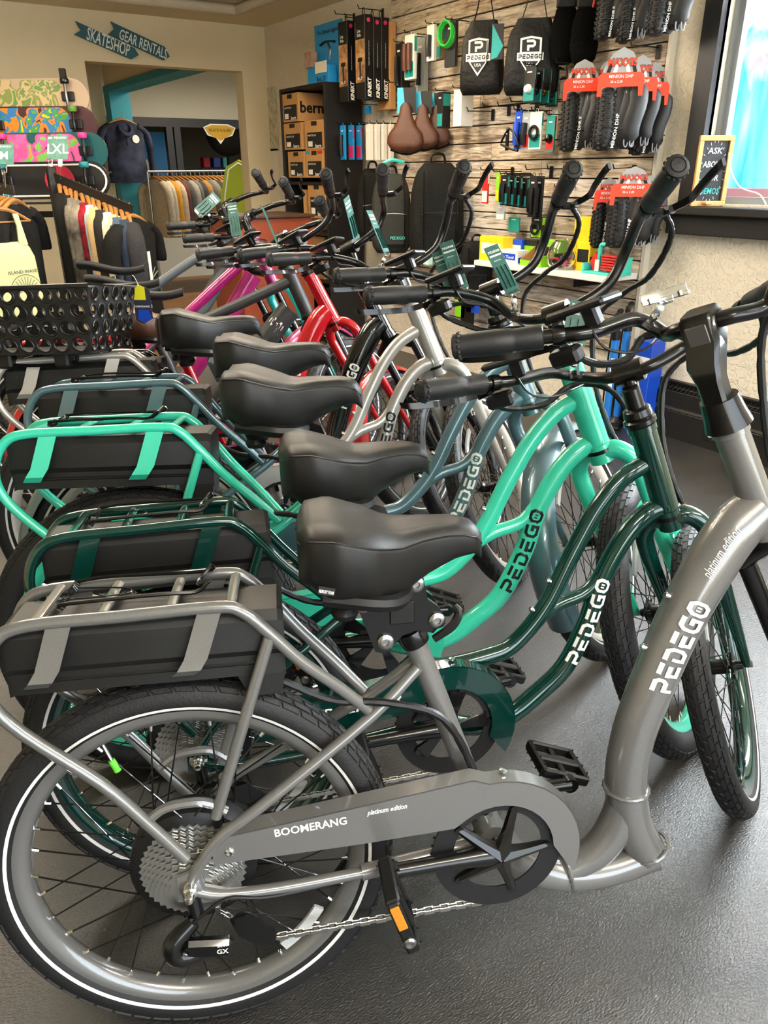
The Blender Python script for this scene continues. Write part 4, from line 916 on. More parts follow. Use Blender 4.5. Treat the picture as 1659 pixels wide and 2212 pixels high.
# display poster and leaflets on top of the shelf unit
r = thing('display_poster', 'blue product display board with leaflets on the black shelf unit', 'display', TR(3.2, 0, 1.845))
p0, p1 = at(683, 56, X=3.2), at(735, 50, X=3.2); zt = p0[2]-1.845
MB().box((0, (p0[1]+p1[1])/2, zt/2), (.006, abs(p1[1]-p0[1])+.05, zt), None, .001).build('board', BLUEP, r, 0)
yc = (p0[1]+p1[1])/2
put_text(MB(), 'The Ultimate Upgrade', (-.004, yc, zt-.05), NY, EZ, .024, .3, True, .02).build('lettering', BLKT, r, 0)
MB().bar([(-.006, yc+.1, zt*.66), (-.008, yc+.03, zt*.7), (-.006, yc-.08, zt*.68), (-.006, yc-.1, zt*.66)], .014, 4, seg=8, flat=.5).build('pictured_saddle', BLKT, r); MB().bar([(-.006, yc, zt*.66), (-.006, yc-.03, zt*.55), (-.006, yc-.02, zt*.4)], .01, 4, seg=8).build('pictured_post', STL, r)
MB().box((-.05, yc+.02, .055), (.07, .3, .11), None, .002).build('leaflet_tray', BLUEP, r, 0); MB().box((-.088, yc-.03, .1), (.004, .16, .07)).build('leaflet', mat('cream_paper', '#e6dfc4', .7), r, 0)
put_text(MB(), 'Best Of', (-.0865, yc-.03, .03), NY, EZ, .03, .13).build('lettering', BLKT, r, 0); MB().box((-.07, yc+.14, .16), (.05, .1, .1), None, .002).build('leaflet', mat('leaflet_photo', '#a98a78', .6, noise=(30, .4)), r, 0)
# black shelf unit with kraft helmet cartons
UX0, UX1, UY0, UY1, UZ = 3.05, 3.36, 5.28, 5.97, 1.842
BSH = mat('black_laminate', '#12100f', .5)
r = thing('shelf_unit', 'tall black shelf unit holding brown cartons against the wall', 'shelf', TR(0, 0, 0))
for nm, b in (('side_panel', (UX0, UX1, UY0, UY0+.022, 0, UZ)), ('side_panel', (UX0, UX1, UY1-.022, UY1, 0, UZ)), ('top_panel', (UX0, UX1, UY0+.022, UY1-.022, UZ-.022, UZ)), ('back_panel', (UX1-.012, UX1, UY0+.022, UY1-.022, 0, UZ-.022))):
    quad_box(MB(), *b, .002).build(nm, BSH, r, 0)
SHZ = [1.195, .84, .49, .14]
for z in SHZ: quad_box(MB(), UX0+.004, UX1-.012, UY0+.022, UY1-.022, z-.02, z, .002).build('shelf_board', BSH, r, 0)
def helmet_box(u, vt, vb, w, lab, logo=False, tab=None):
    p = at(u, vt, X=UX0+.012); q = at(u, vb, X=UX0+.012); h = p[2]-q[2]
    r = thing('helmet_carton', lab, 'box', TR(p[0], p[1]-w, q[2]), 'brown helmet cartons in the shelf unit')
    MB().box((.125, w/2, h/2), (.25, w, h), None, .003).build('carton', KBRN, r, 0)
    patch(r, 'x', w*.1, w*.86, h*.08, h*.6, BLKT); patch(r, 'x', w*.36, w*.64, h*.82, h*.97, BLKT, 'hand_hole')
    onx_face(r, w*.3, h*.14, 'bern', h*.12, WHT, w*.3, x=-.002); patch(r, 'x', w*.6, w*.82, h*.12, h*.3, WHT, 'size_label', .0016); onx_face(r, w*.62, h*.5, 'WATTS 2.0', h*.06, WHT, w*.42, x=-.002)
    if logo: ony_face(r, .115, h*.5, 'bern', h*.38, BLKT, .2, .03)
    if tab: patch(r, 'x', w*.04, w*.3, h*.86, h*.97, tab[0], 'sticker', .0016); patch(r, 'x', w*.72, w*.98, h*.86, h*.97, tab[1], 'sticker', .0016)
    return r
RED = mat('red_card', '#c62320', .5)
helmet_box(607, 205, 266, .27, 'brown helmet carton alone on the top of the stack, logo on its side', True)
helmet_box(611, 268, 325, .3, 'brown helmet carton in the middle row, left of the two'); helmet_box(657, 262, 325, .29, 'brown helmet carton in the middle row, right of the two', True)
helmet_box(621, 328, 384, .27, 'brown helmet carton in the lower row, left of the two'); helmet_box(659, 325, 384, .27, 'brown helmet carton in the lower row with red and blue stickers', True, (RED, BLUEP))
helmet_box(664, 395, 470, .27, 'brown helmet carton under the shelf board beside the open box')
p = at(618, 395, X=UX0+.012)
r = thing('open_carton', 'open brown carton lying on the shelf with its mouth turned out', 'box', TR(UX0+.012, p[1]-.28, SHZ[1]))
h = .3; q = MB(); quad_box(q, 0, .25, 0, .004, 0, h); quad_box(q, 0, .25, .276, .28, 0, h); quad_box(q, 0, .25, .004, .276, 0, .004); quad_box(q, .246, .25, .004, .276, .004, h); q.build('carton', KBRN, r, 0)
quad_box(MB(), -.004, 0, .0, .28, 0, .1).build('front_panel', KBRN, r, 0); quad_box(MB(), -.0055, -.0042, .02, .26, .02, .085).build('label_panel', WPK, r, 0)
tag(MB().box((3.2, 5.62, SHZ[2]+.16), (.24, .4, .32), None, .004).build('carton', KBRN), 'brown carton on the lowest visible shelf of the black unit', 'box')
# logo drawstring bags
BAGM = mat('black_nylon', '#10100f', .55, bump=(45, .5), spec=.3)
def shield(r, o, ex, ey, s):
    o = XB(o); n = np.cross(ex, ey); out = [(-.34, .5), (0, .56), (.34, .5), (.34, .1), (.42, .1), (.42, -.12), (.33, -.12), (0, -.56), (-.33, -.12), (-.42, -.12), (-.42, .1), (-.34, .1)]
    MB().prism([(a*s, b*s) for a, b in out], o, ex, ey, .001).build('shield_print', WHT, r, 0)
    for poly in ([(-.28, .45), (0, .5), (.28, .45), (.28, .12), (-.28, .12)], [(-.27, -.14), (.27, -.14), (0, -.47)]):
        MB().prism([(a*s, b*s) for a, b in poly], o+n*.001, ex, ey, .0006).build('shield_field', BLKT, r, 0)
    V, F, w = stroke_word('P', .24); MB().add([o+n*.0022+ex*((a-.45)*.3*s)+ey*((b-.5)*.3*s+.3*s) for a, b in V], F).build('shield_letter', WHT, r, 0)
    V, F, w = stroke_word('PEDEGO', .24); MB().add([o+n*.0016+ex*((a-w/2)*.115*s)+ey*((b-.5)*.12*s-.01*s) for a, b in V], F).build('shield_word', BLKT, r, 0)
    put_text(MB(), 'USA', o+n*.0022-ey*.23*s, ex, ey, .09*s).build('lettering', WHT, r, 0)
def drawbag(label, u0, u1, vt, vb, X0, ang):
    c = at((u0+u1)/2, vb, X=X0); zt = at((u0+u1)/2, vt, X=X0)[2]; h = zt-c[2]
    d = np.linalg.norm(c-CAM); hw = (u1-u0)/2/1650*d*.92/max(.5, 1)
    r = thing('drawstring_bag', label, 'bag', TR(c[0], c[1], c[2], ang), 'logo drawstring bags'); rings = []
    for t in np.linspace(0, 1, 14):
        ww = hw*np.interp(t, [0, .08, .3, .75, .9, .96, 1], [.9, 1.02, 1.05, .95, .8, .55, .62]); dd = .05*np.interp(t, [0, .1, .4, .8, .93, 1], [.5, 1, 1.1, .8, .45, .5])
        rings.append([(ww*math.copysign(abs(math.cos(a))**.55, math.cos(a)), dd*math.copysign(abs(math.sin(a))**.8, math.sin(a))+.003*math.sin(5*a+t*9), t*h) for a in np.linspace(0, 2*math.pi, 28, endpoint=False)])
    MB().loft(rings).build('bag_body', BAGM, r, 60)
    MB().bar([(-hw*.5, 0, h*.95), (-hw*.3, 0, h*1.2), (-.02, 0, h*1.5), (.02, 0, h*1.5), (hw*.3, 0, h*1.25), (hw*.5, 0, h*.95)], .008, 4, seg=6, flat=.35).build('carry_strap', BAGM, r)
    MB().bar([(hw*.3, -.05, h*.9), (hw*.36, -.062, h*.6), (hw*.33, -.064, h*.4)], .0025, 3, seg=5).build('drawcord', HOOK, r)
    shield(r, (-.01, -.0585, h*.5), EX, EZ, h*.46); return r
drawbag('black logo drawstring bag beside the green cable lock', 996, 1082, 46, 205, XS-.2, -.95); drawbag('black logo drawstring bag beside the fuzzy mitts', 1092, 1196, 42, 206, XS-.16, -.75)
r = thing('hang_tag', 'teal and black card tag on the drawstring bags', 'tag', MX(at(1075, 90, X=XS-.3), nrm((.7, -.7, 0)), nrm((.7, .7, 0)), EZ)); MB().box((0, 0, 0), (.06, .002, .16)).build('card', BLKT, r, 0); MB().prism([(-.03, -.08), (.0, -.07), (.03, -.02), (-.03, .08)], (0, -.0012, 0), EX, EZ, .0006).build('print_panel', TEALP, r, 0)
# fuzzy handlebar mitts
FUR = mat('black_fleece', '#070707', .95, bump=(220, 1.), spec=.1)
for u0, lab in ((1192, 'black fleece handlebar mitt beside the logo bag'), (1236, 'black fleece handlebar mitt beside the red pen')):
    c = at(u0+22, 140, X=XS-.1); zt = at(u0+22, 22, X=XS-.1)[2]; h = zt-c[2]; r = thing('fleece_mitt', lab, 'mitt', TR(c[0], c[1], c[2], -.8), 'fleece mitts'); rings = []
    for t in np.linspace(0, 1, 12): rings.append([(.062*np.interp(t, [0, .1, .3, .7, 1], [.6, .95, 1.1, 1.05, .8])*math.cos(a)+random.uniform(-.002, .002), .045*math.sin(a)*np.interp(t, [0, .1, 1], [.5, 1, .9]), t*h) for a in np.linspace(0, 2*math.pi, 20, endpoint=False)])
    MB().loft(rings).build('fleece', FUR, r, 60); MB().box((0, 0, h+.05), (.1, .03, .1), None, .01).build('cuff', BAGM, r, 0); MB().bar([(.02, -.02, 0), (.03, -.03, -.05), (.0, -.03, -.06)], .004, 3, seg=5).build('strap', HOOK, r)
tag(MB().cyl(at(1284, 0, X=XS-.1), at(1276, 44, X=XS-.1), .005).lathe([(.006, 0), (.006, .03), (0, .035)], at(1276, 44, X=XS-.1), (0, -.1, -1), 10).build('red_pen', RED), 'slim red pen-shaped pump hung between mitts and tires', 'pump')
# folded tires with header cards
MAXO = mat('orange_card', '#e23a1c', .5); MAXG = mat('grey_print', '#9a9a98', .5); BEAD = mat('sidewall_rubber', '#1e1e1f', .5)
def folded_tire(label, u, vt, vb, X0, wpx, card=None, size='26 x 2.30', knob=True, seed=0, white='MINION DHF'):
    """folded bundle: a tall flattened loop, tread outside on the left"""
    c = at(u, vb, X=X0); zt = at(u, vt, X=X0)[2]; h = zt-c[2]; d = (c-CAM)@CF; w = wpx/FPX*d; dp = .11
    ang = -math.atan2(c[1], c[0])-math.pi/2+math.pi     # turn the wide side to the room
    ang = math.atan2(-c[0], c[1])*-1
    r = thing('folded_tyre_bundle', label, 'tire', TR(c[0], c[1], c[2], -math.atan2(c[0], c[1])), 'folded tires on the slat wall'); rg = random.Random(seed)
    def loop(hw, hh, n=28, z0=0.): return [(hw*math.copysign(abs(math.cos(a))**.7, math.cos(a)), 0., z0+hh+hh*math.copysign(abs(math.sin(a))**.85, math.sin(a))) for a in np.linspace(0, 2*math.pi, n, endpoint=False)]
    lean_ = lambda p: (p[0]+.06*w*math.sin(p[2]/h*3.1), p[1], p[2])
    body = MB(); x0, x1 = -w/2, w/2
    # tread roll on the left: half-pipe standing upright, closed over the top
    rings = []
    for t in np.linspace(0, 1, 16):
        z = t*h; e = np.interp(t, [0, .06, .2, .85, .96, 1], [.45, .85, 1, .95, .7, .35]); xo = .05*w*math.sin(t*3.1)
        rings.append([(x0+w*.22+w*.3*e*math.cos(a)+xo, dp*.55*e*math.sin(a), z) for a in np.linspace(0, 2*math.pi, 18, endpoint=False)])
    body.loft(rings); body.build('tread_fold', TIRE, r, 50)
    if knob:
        kb = MB()
        for i in range(int(h/.02)):
            for j in range(6):
                z = .012+i*.02+(.01 if j % 2 else 0); a = math.radians(-175+j*30); t = z/h
                if t > .97: continue
                e = np.interp(t, [0, .06, .2, .85, .96, 1], [.45, .85, 1, .95, .7, .35]); xo = .05*w*math.sin(t*3.1)
                p = np.array([x0+w*.22+w*.3*e*math.cos(a)+xo, dp*.55*e*math.sin(a), z]); kb.box(p, (.012, .014, .012), np.array(Matrix.Rotation(a, 3, 'Z')), .002)
        o = kb.build('tread_knobs', TIRE, r, 0); o['kind'] = 'stuff'
    # sidewall folds
    for k in range(4):
        xx = x0+w*(.46+.13*k); pts = []
        for t in np.linspace(.03, .97, 12): pts.append((xx+.07*w*math.sin(t*3.1)+(.012*math.sin(t*6+k) if k else 0), -.02-.012*math.sin(t*math.pi)-.01*k, t*h*(1-.035*k)+.01*k))
        MB().tube(pts, [.5*w*.1]+[w*.085]*10+[.5*w*.1], 8, flat=2.6).build('sidewall_fold', BEAD, r, 60)
    if knob:   # white sidewall lettering running upwards
        v, f, tw = textmb(white, .02, 0); L = h*.52; mb = MB()
        pts = [(x0+w*.44+.07*w*math.sin((.04+.52*a/tw)*3.1)-(b-.35)*w*.11, -.062-.012*math.sin((.04+.52*a/tw)*math.pi)-w*.02, (.04+.52*a/tw)*h) for a, b in v]
        mb.add(pts, f).build('lettering', WHT, r, 0)
    MB().tube([(x0-.012, -.0, h*.35), (x0+w*.25, -.075, h*.36), (x0+w*.6, -.07, h*.34), (x1+.012, -.02, h*.33)], .0022, 5).build('cable_tie', HOOK, r)
    for k in range(2): MB().bar([(x0+w*(.66+.14*k), -.055, h*.9), (x0+w*(.74+.14*k), -.06, h*.5), (x0+w*(.72+.14*k), -.06, h*.12), (x0+w*(.8+.14*k), -.055, h*.07), (x0+w*(.83+.14*k), -.055, h*.3)], .003, 4, seg=5).build('bead_edge', mat('pale_bead', '#8f9296', .5), r)
    if card:
        ch = card; y = -.03; cw = w*.5
        arch = [(-cw, -.02), (-cw, .02), (-cw*.8, ch*.5), (-cw*.45, ch*.86), (0, ch), (cw*.45, ch*.86), (cw*.8, ch*.5), (cw, .02), (cw, -.02)]
        rr = MB().prism([(a, b+h) for a, b in arch], (0, y, 0), EX, EZ, .0015).build('header_card', MAXG, r, 0)
        for sx in (-1, 1):
            for k, q in enumerate((.2, .5)): MB().prism([(sx*cw*(q-.1), h+ch*.62), (sx*cw*(q+.1), h+ch*.55), (sx*cw*(q+.32), h+ch*.1), (sx*cw*(q+.14), h+ch*.1)][::sx], (0, y-.0022, 0), EX, EZ, .0006).build('card_stripe', BLKT if k else WHT, r, 0)
        band = [(-cw*1.06, -.05), (-cw*1.06, .03), (-cw*.9, .045), (cw*.9, .045), (cw*1.06, .03), (cw*1.06, -.05), (cw*.86, -.05), (cw*.82, -.012), (-cw*.82, -.012), (-cw*.86, -.05)]
        MB().prism([(a, b+h) for a, b in band], (0, y-.045, 0), EX, EZ, .0012).build('card_band', MAXO, r, 0)
        put_text(MB(), 'MAXXIS', (0, y-.0035, h+ch*.6), EX, EZ, ch*.2, cw*1.35, True, .05).build('lettering_shadow', BLKT, r, 0); put_text(MB(), 'MAXXIS', (0, y-.0042, h+ch*.6), EX, EZ, ch*.19, cw*1.33, True, .02).build('lettering', MAXO, r, 0)
        put_text(MB(), 'MINION DHF', (0, y-.0474, h+.03), EX, EZ, .013, cw*1.1).build('lettering', WHT, r, 0); put_text(MB(), size, (-cw*.2, y-.0474, h+.009), EX, EZ, .01).build('lettering', WHT, r, 0)
    return r
folded_tire('folded knobby tire in the middle row, left end under an orange header card', 1246, 196, 328, XS-.14, 72, .13, '26 x 2.30', seed=1, white='MINION DHR II')
folded_tire('folded knobby tire half hidden behind the left ones of the middle row', 1296, 198, 320, XS-.05, 52, .13, '26 x 2.30', seed=2)
folded_tire('folded knobby tire at the centre of the middle row, highest header card', 1325, 186, 326, XS-.2, 86, .15, '26 x 2.30', seed=3)
folded_tire('folded knobby tire in the middle row behind the highest header card', 1366, 196, 322, XS-.11, 66, .14, '26 x 2.50', seed=4)
folded_tire('folded knobby tire at the right end of the middle row', 1392, 206, 336, XS-.04, 62, .13, '26 x 2.30', seed=5)
folded_tire('folded knobby tire in the top row, left of three', 1318, -30, 88, XS-.14, 62, None, seed=6, white='MINION DHR II'); folded_tire('folded knobby tire in the top row, middle of three', 1362, -30, 94, XS-.1, 58, None, seed=7, white='MINION DHR II'); folded_tire('folded knobby tire in the top row, right end over the white trim', 1438, -40, 78, XS-.14, 78, None, seed=8, white='MINION DHF')
folded_tire('folded knobby tire in the bottom row, left one behind the handlebar', 1302, 430, 536, XS-.1, 52, .1, '26 x 2.30', seed=9); folded_tire('folded knobby tire in the bottom row with bright sidewall, nearest the window', 1352, 418, 536, XS-.15, 82, .12, '26 x 2.40', seed=10); folded_tire('folded knobby tire at the far right of the bottom row, mostly hidden', 1392, 425, 530, XS-.06, 50, .1, '26 x 2.40', seed=11)
# brown saddles on hang cards
def hung_saddle(lab, u, vt, vb, X0):
    c = at(u, vb, X=X0); zt = at(u, vt, X=X0)[2]; h = zt-c[2]; r = thing('brown_saddle', lab, 'saddle', TR(c[0], c[1], c[2], -math.atan2(c[0], c[1])-.25), 'brown saddles on hang cards'); rings = []
    for t in np.linspace(0, 1, 16):
        hw = h*np.interp(t, [0, .06, .2, .38, .55, .75, .93, 1], [.12, .33, .43, .40, .24, .15, .12, .05]); dd = h*np.interp(t, [0, .1, .4, 1], [.1, .2, .17, .08])
        rings.append([(hw*math.copysign(abs(math.cos(a))**.7, math.cos(a)), (-.8 if math.sin(a) > 0 else .5)*dd*abs(math.sin(a))**.7, t*h) for a in np.linspace(0, 2*math.pi, 22, endpoint=False)])
    MB().loft(rings).build('saddle_cover', BROWNS, r, 60); MB().bar([(-h*.36, h*.08, h*.1), (0, h*.12, .0), (h*.36, h*.08, h*.1)], .016, 4, seg=8).build('saddle_base', BLKP, r)
    MB().box((0, .02, h*1.05), (h*.42, .003, h*.5)).build('hang_card', BLKT, r, 0); MB().prism([(-h*.21, h*.8), (-h*.02, h*.8), (-h*.08, h*1.3), (-h*.21, h*1.3)], (0, .018, 0), EX, EZ, .001).build('print_panel', mat('light_blue_print', '#38a9c9', .5), r, 0)
    MB().box((h*.1, -h*.165, h*.12), (h*.1, .004, h*.03)).build('cloth_label', BLKT, r, 0)
hung_saddle('brown bicycle saddle on a hang card, front one of three', 876, 222, 330, XS-.26); hung_saddle('brown bicycle saddle on a hang card, middle one of three', 912, 226, 322, XS-.17); hung_saddle('brown bicycle saddle on a hang card, rear one of three', 940, 228, 318, XS-.08)
# assorted packs: label, u, vt, vb, X offset, dx, dy, board material, print material
def pack(name, lab, cat, u, vt, vb, off, dx, dy, m, pm=None, item=None, im=None, group=None):
    r, h = wbox(name, lab, cat, u, vt, vb, XS-off, dx, dy, m, group, .001, False)
    if pm: patch(r, 'x', dy*.06, dy*.94, h*.05, h*.4, pm); patch(r, 'y', dx*.05, dx*.95, h*.62, h*.95, pm)
    patch(r, 'x', dy*.3, dy*.7, h*.82, h*.86, WHT, 'print_line', .0012)
    if item == 'ring': MB().tube(circle((-.012, dy/2, h*.45), min(dy, h)*.33, 18, EY, EZ), .008, 6, closed=True).build('product', im, r)
    elif item == 'bar': MB().bar([(-.012, dy*.5, h*.12), (-.016, dy*.5, h*.4), (-.012, dy*.5, h*.72)], min(dy, .05)*.32, 4, seg=8).build('product', im, r)
    elif item == 'dome': MB().lathe([(.022, 0), (.022, .01), (.016, .022), (0, .028)], (-.0, dy*.5, h*.38), (-1, 0, 0), 16).build('product', im, r)
    elif item == 'pair':
        for s_ in (.28, .72): MB().bar([(-.018, dy*s_, h*.2), (-.02, dy*s_, h*.5), (-.018, dy*s_, h*.8)], .017, 4, seg=10).build('product', im, r)
    MB().tube(circle((dx*.5, dy*.5, h+.006), .009, 10, EY, EZ), .002, 5, closed=True).build('hang_hole', m, r)
    if vb < 460 and cat != 'cage':
        o_ = np.array(r.matrix_world.translation); q_ = o_+np.array([0, dy*.5, h+.008])
        tag(MB().bar([(XS, q_[1], q_[2]), (q_[0]+.01, q_[1], q_[2]), (q_[0]-.03, q_[1], q_[2]), (q_[0]-.04, q_[1], q_[2]+.014)], .0028, 3, seg=6).build('display_hook', HOOK), ' '.join(('wire hook for '+lab).split()[:16]), 'hook', 'wire hooks on the slat wall')
    return r
BRG = mat('brown_grip', '#4e2a1d', .5); GRN = mat('green_cable', '#27b53c', .35); BLU = mat('blue_plastic', '#1646b8', .4); GRY = mat('grey_plastic', '#6c7074', .45); CPK = mat('clear_pack', '#9aa0a0', .2); LIME = mat('lime_print', '#7cc21e', .5); YEL = mat('yellow_card', '#ecc315', .5)
pack('mirror_pack', 'black mirror accessory pack left of the brown grips', 'package', 868, 92, 196, .14, .05, .07, BLKT, None, 'bar', BLK)
pack('grip_pack', 'pair of brown handlebar grips on a teal card', 'package', 895, 72, 170, .2, .02, .1, WPK, TEALB, 'pair', BRG)
pack('tool_pack', 'grey and black tool pack behind the brown grips', 'package', 918, 80, 196, .06, .03, .1, CPK, None, 'bar', BLK)
pack('light_pack', 'black bicycle light on a white card', 'package', 938, 52, 130, .2, .02, .07, WPK, None, 'bar', BLKP); pack('light_pack', 'narrow light pack with orange edge beside the white card', 'package', 955, 58, 125, .1, .04, .05, KBRN, TEALB)
r = pack('lock_pack', 'coiled green cable lock on a dark card', 'lock', 985, 42, 142, .14, .02, .1, mat('dark_card', '#25282a', .6), None)
for k in range(3): MB().tube(circle((-.02-.008*k, .05+.003*k, .16+.004*k), .062, 24, EY, EZ), .0065, 7, closed=True).build('green_coil', GRN, r)
pack('teal_carton', 'teal and black carton next to the rear brown saddle', 'box', 957, 198, 276, .2, .06, .055, BLKT, TEALB); pack('white_carton', 'plain white carton right of the teal carton', 'box', 998, 192, 272, .18, .09, .075, WPK)
for i, (u, lb) in enumerate(((744, 'left'), (762, 'middle'), (779, 'right'))): pack('blue_accessory_pack', 'blue and pink accessory pack, %s of three under the seatpost boxes' % lb, 'package', u, 270, 345, .2-.05*i, .012, .065, BLUEP, KPINK if i else BLUEP, 'bar' if not i else None, BLKP, 'blue packs')
for i, lb in enumerate(('first', 'second', 'third', 'fourth')): pack('slim_white_carton', 'slim white carton, %s from the left in the row left of the brown saddles' % lb, 'box', 798+15*i, 268, 346, .22-.045*i, .03, .05, WPK, None, None, None, 'slim white cartons')
pack('blue_mini_pack', 'small bright blue pack under the hanging seatpost boxes', 'package', 797, 228, 245, .1, .02, .06, BLUEP)
for i, lb in enumerate(('first', 'second', 'third', 'fourth')): pack('bell_pack', 'bicycle bell on a black and teal card, %s from the left' % lb, 'bell', 1158+17*i, 141+3*i, 220+3*i, .22-.05*i, .004, .085, BLKT, TEALB, 'dome', [WHT, BLK, mat('brass', '#8a6a2a', .3, .9), BRG][i], 'bicycle bells on cards')
pack('bottle_cage', 'black triangular bottle cage hung under empty hooks', 'cage', 1098, 282, 325, .18, .01, .02, HOOK)
MB().bar([at(1082, 308, X=XS-.18), at(1100, 278, X=XS-.18), at(1116, 300, X=XS-.2), at(1118, 326, X=XS-.2), at(1082, 312, X=XS-.18)], .006, 2, seg=6).build('cage_wire', HOOK, bpy.data.objects['bottle_cage']).matrix_parent_inverse = bpy.data.objects['bottle_cage'].matrix_world.inverted()
pack('blue_tool_pack', 'bright blue multitool pack beside the bottle cage', 'tool', 1128, 240, 322, .16, .01, .05, BLU, BLKT, 'bar', BLU); pack('red_tool_pack', 'grey and red tool pack beside the blue multitool', 'tool', 1146, 242, 322, .16, .01, .06, CPK, RED, 'bar', BLKP); pack('ring_light_pack', 'teal and white pack with a black clamp ring', 'package', 1172, 240, 322, .16, .012, .09, WPK, TEALB, 'ring', BLKP); pack('red_light_pack', 'red tail light on a teal card left of the tires', 'light', 1200, 250, 328, .14, .012, .06, TEALB, RED, 'dome', BLK); pack('grey_card_pack', 'pale grey card pack at the left edge of the tires', 'package', 1206, 222, 300, .05, .01, .05, WPK)
for i, lb in enumerate(('first', 'second', 'third', 'fourth')): pack('teal_pedal_pack', 'black product on a teal header card, %s from the left below the hooks' % lb, 'package', 1098+14*i, 378+2*i, 444+2*i, .2-.04*i, .014, .06, BLKT, TEALB, 'bar', HOOK, 'teal header packs')
for i, lb in enumerate(('left', 'right')): pack('black_tool_pack', 'tall black tool pack, %s of the two beside the teal header packs' % lb, 'package', 1160+14*i, 380, 470, .16-.04*i, .012, .055, BLKT, None, 'bar', BLK, 'black tool packs')
pack('neon_strap_pack', 'neon yellow and green strap hung behind the silver bike grip', 'strap', 1080, 374, 436, .18, .012, .03, LIME, YEL); pack('red_strap_pack', 'red and white strap pack behind the silver bike grip', 'strap', 1055, 370, 440, .16, .012, .05, RED, WPK); pack('red_warning_pack', 'red and white pack behind the blue bike grip', 'package', 1222, 408, 448, .12, .02, .09, RED, WPK); pack('clear_parts_pack', 'clear bag of small parts under the neon strap', 'package', 1090, 444, 476, .12, .012, .07, CPK, WPK)
pack('teal_seal_pack', 'small teal pack standing behind the yellow boxes', 'package', 1122, 470, 502, .08, .01, .09, TEALB, None); pack('slime_pack', 'green and black inner tube box on the slat wall', 'box', 1172, 468, 516, .12, .05, .085, mat('slime_black', '#191a16', .4), LIME, 'ring', BLKP)
# white shelf and what stands on it
SZ = .782; sh0, sh1 = 2.665, 3.655
r = thing('wall_shelf', 'white wall shelf holding bright repair goods under the slat wall hooks', 'shelf', TR(0, 0, 0)); quad_box(MB(), 3.1, XS, sh0, sh1, SZ-.03, SZ, .003).build('shelf_board', mat('white_laminate', '#dedbd2', .4), r, 0)
for y in (2.9, 3.4): quad_box(MB(), XS-.2, XS, y, y+.012, SZ-.08, SZ-.03).build('bracket', HOOK, r, 0)
def sbox(lab, u, vt, X0, dx, dy, m, name='goods_box', pm=None, txt=None, tm=WHT):
    p = at(u, vt, X=X0); h = p[2]-SZ; r = thing(name, lab, 'box', TR(p[0], p[1], SZ)); MB().box((dx/2, dy/2, h/2), (dx, dy, h), None, .002).build('carton', m, r, 0)
    if pm: patch(r, 'x', dy*.08, dy*.92, h*.3, h*.75, pm); patch(r, 'y', dx*.1, dx*.9, h*.1, h*.5, pm)
    if txt: onx_face(r, dy/2, h*.5, txt, h*.2, tm, dy*.7, x=-.0015)
    return r
sbox('yellow box at the left end of the white shelf', 1086, 514, 3.14, .1, .2, YEL, pm=WPK); sbox('blue and white box on the shelf beside the yellow one', 1118, 542, 3.12, .08, .19, WPK, pm=BLU, txt='Park Tool'); sbox('blue carton behind the blue and white box', 1128, 518, 3.22, .06, .1, BLU, pm=WPK); sbox('green and black box in the middle of the white shelf', 1160, 520, 3.24, .09, .16, mat('slime_black', '#191a16'), pm=LIME); sbox('small green box right of the middle on the white shelf', 1198, 520, 3.2, .1, .1, LIME, pm=BLKT)
sbox('tall yellow box near the right end of the white shelf', 1277, 470, 3.26, .08, .11, YEL); sbox('short yellow box in front of the tall yellow box', 1276, 524, 3.2, .06, .09, YEL, pm=BLKT)
p = at(1168, 566, X=3.13); r = thing('open_display_tray', 'open green and brown display tray on the white shelf', 'tray', TR(p[0], p[1], SZ)); q = MB(); quad_box(q, 0, .12, 0, .003, 0, .06); quad_box(q, 0, .003, .003, .16, 0, .03); quad_box(q, .003, .12, .003, .16, 0, .003); q.prism([(0, 0), (.12, 0), (.12, .1), (0, .03)], (0, .163, 0), EX, EZ, .003); quad_box(q, .117, .12, .003, .16, .003, .1); q.build('tray', KBRN, r, 0); quad_box(MB(), -.001, 0, 0, .16, 0, .03).build('print_panel', LIME, r, 0); quad_box(MB(), -.002, -.001, .03, .08, .004, .026).build('label_panel', WPK, r, 0); quad_box(MB(), 0, .12, -.001, 0, 0, .06).build('print_panel', LIME, r, 0)
p = at(1195, 578, X=3.18); r = thing('glass_jar', 'round clear jar of pink and red trinkets on the white shelf', 'jar', TR(p[0], p[1]-.06, SZ)); MB().lathe([(.055, .002), (.078, .03), (.082, .07), (.07, .115), (.05, .14), (.054, .15), (.051, .15), (.047, .14), (.067, .113), (.079, .07), (.075, .032), (.053, .005), (0, .005)], (0, 0, 0), (0, 0, 1), 26).build('jar_glass', CLR, r)
rg = random.Random(5); q = [mat('pink_toy', '#d9457a', .4), RED, BLKP]
for i in range(26): a, rr = rg.uniform(0, 6.3), rg.uniform(0, .055); MB().ball((rr*math.cos(a), rr*math.sin(a), .016+rg.uniform(0, .045)), .011, 7, 5, (1, .8, .7)).build('trinket', q[i % 3], r)
TQ = mat('turquoise_plastic', '#3fbfae', .4); p = at(1262, 583, X=3.14); r = thing('toy_stand', 'turquoise holder with red slatted cards at the right end of the shelf', 'holder', TR(p[0], p[1]-.22, SZ)); q = MB(); quad_box(q, 0, .1, 0, .24, 0, .012, .002); quad_box(q, 0, .1, 0, .014, .012, .09, .003); quad_box(q, .0, .1, .226, .24, .012, .05, .003); q.build('base', TQ, r, 0)
MB().bar([(.05, .17, .012), (.05, .17, .12), (.05, .16, .14), (.05, .12, .14)], .011, 3, seg=8).build('arm', TQ, r)
for i in range(6): quad_box(MB(), .02+.0, .07, .03, .135, .02+i*.013, .029+i*.013, .002).build('red_slat', RED, r, 0)
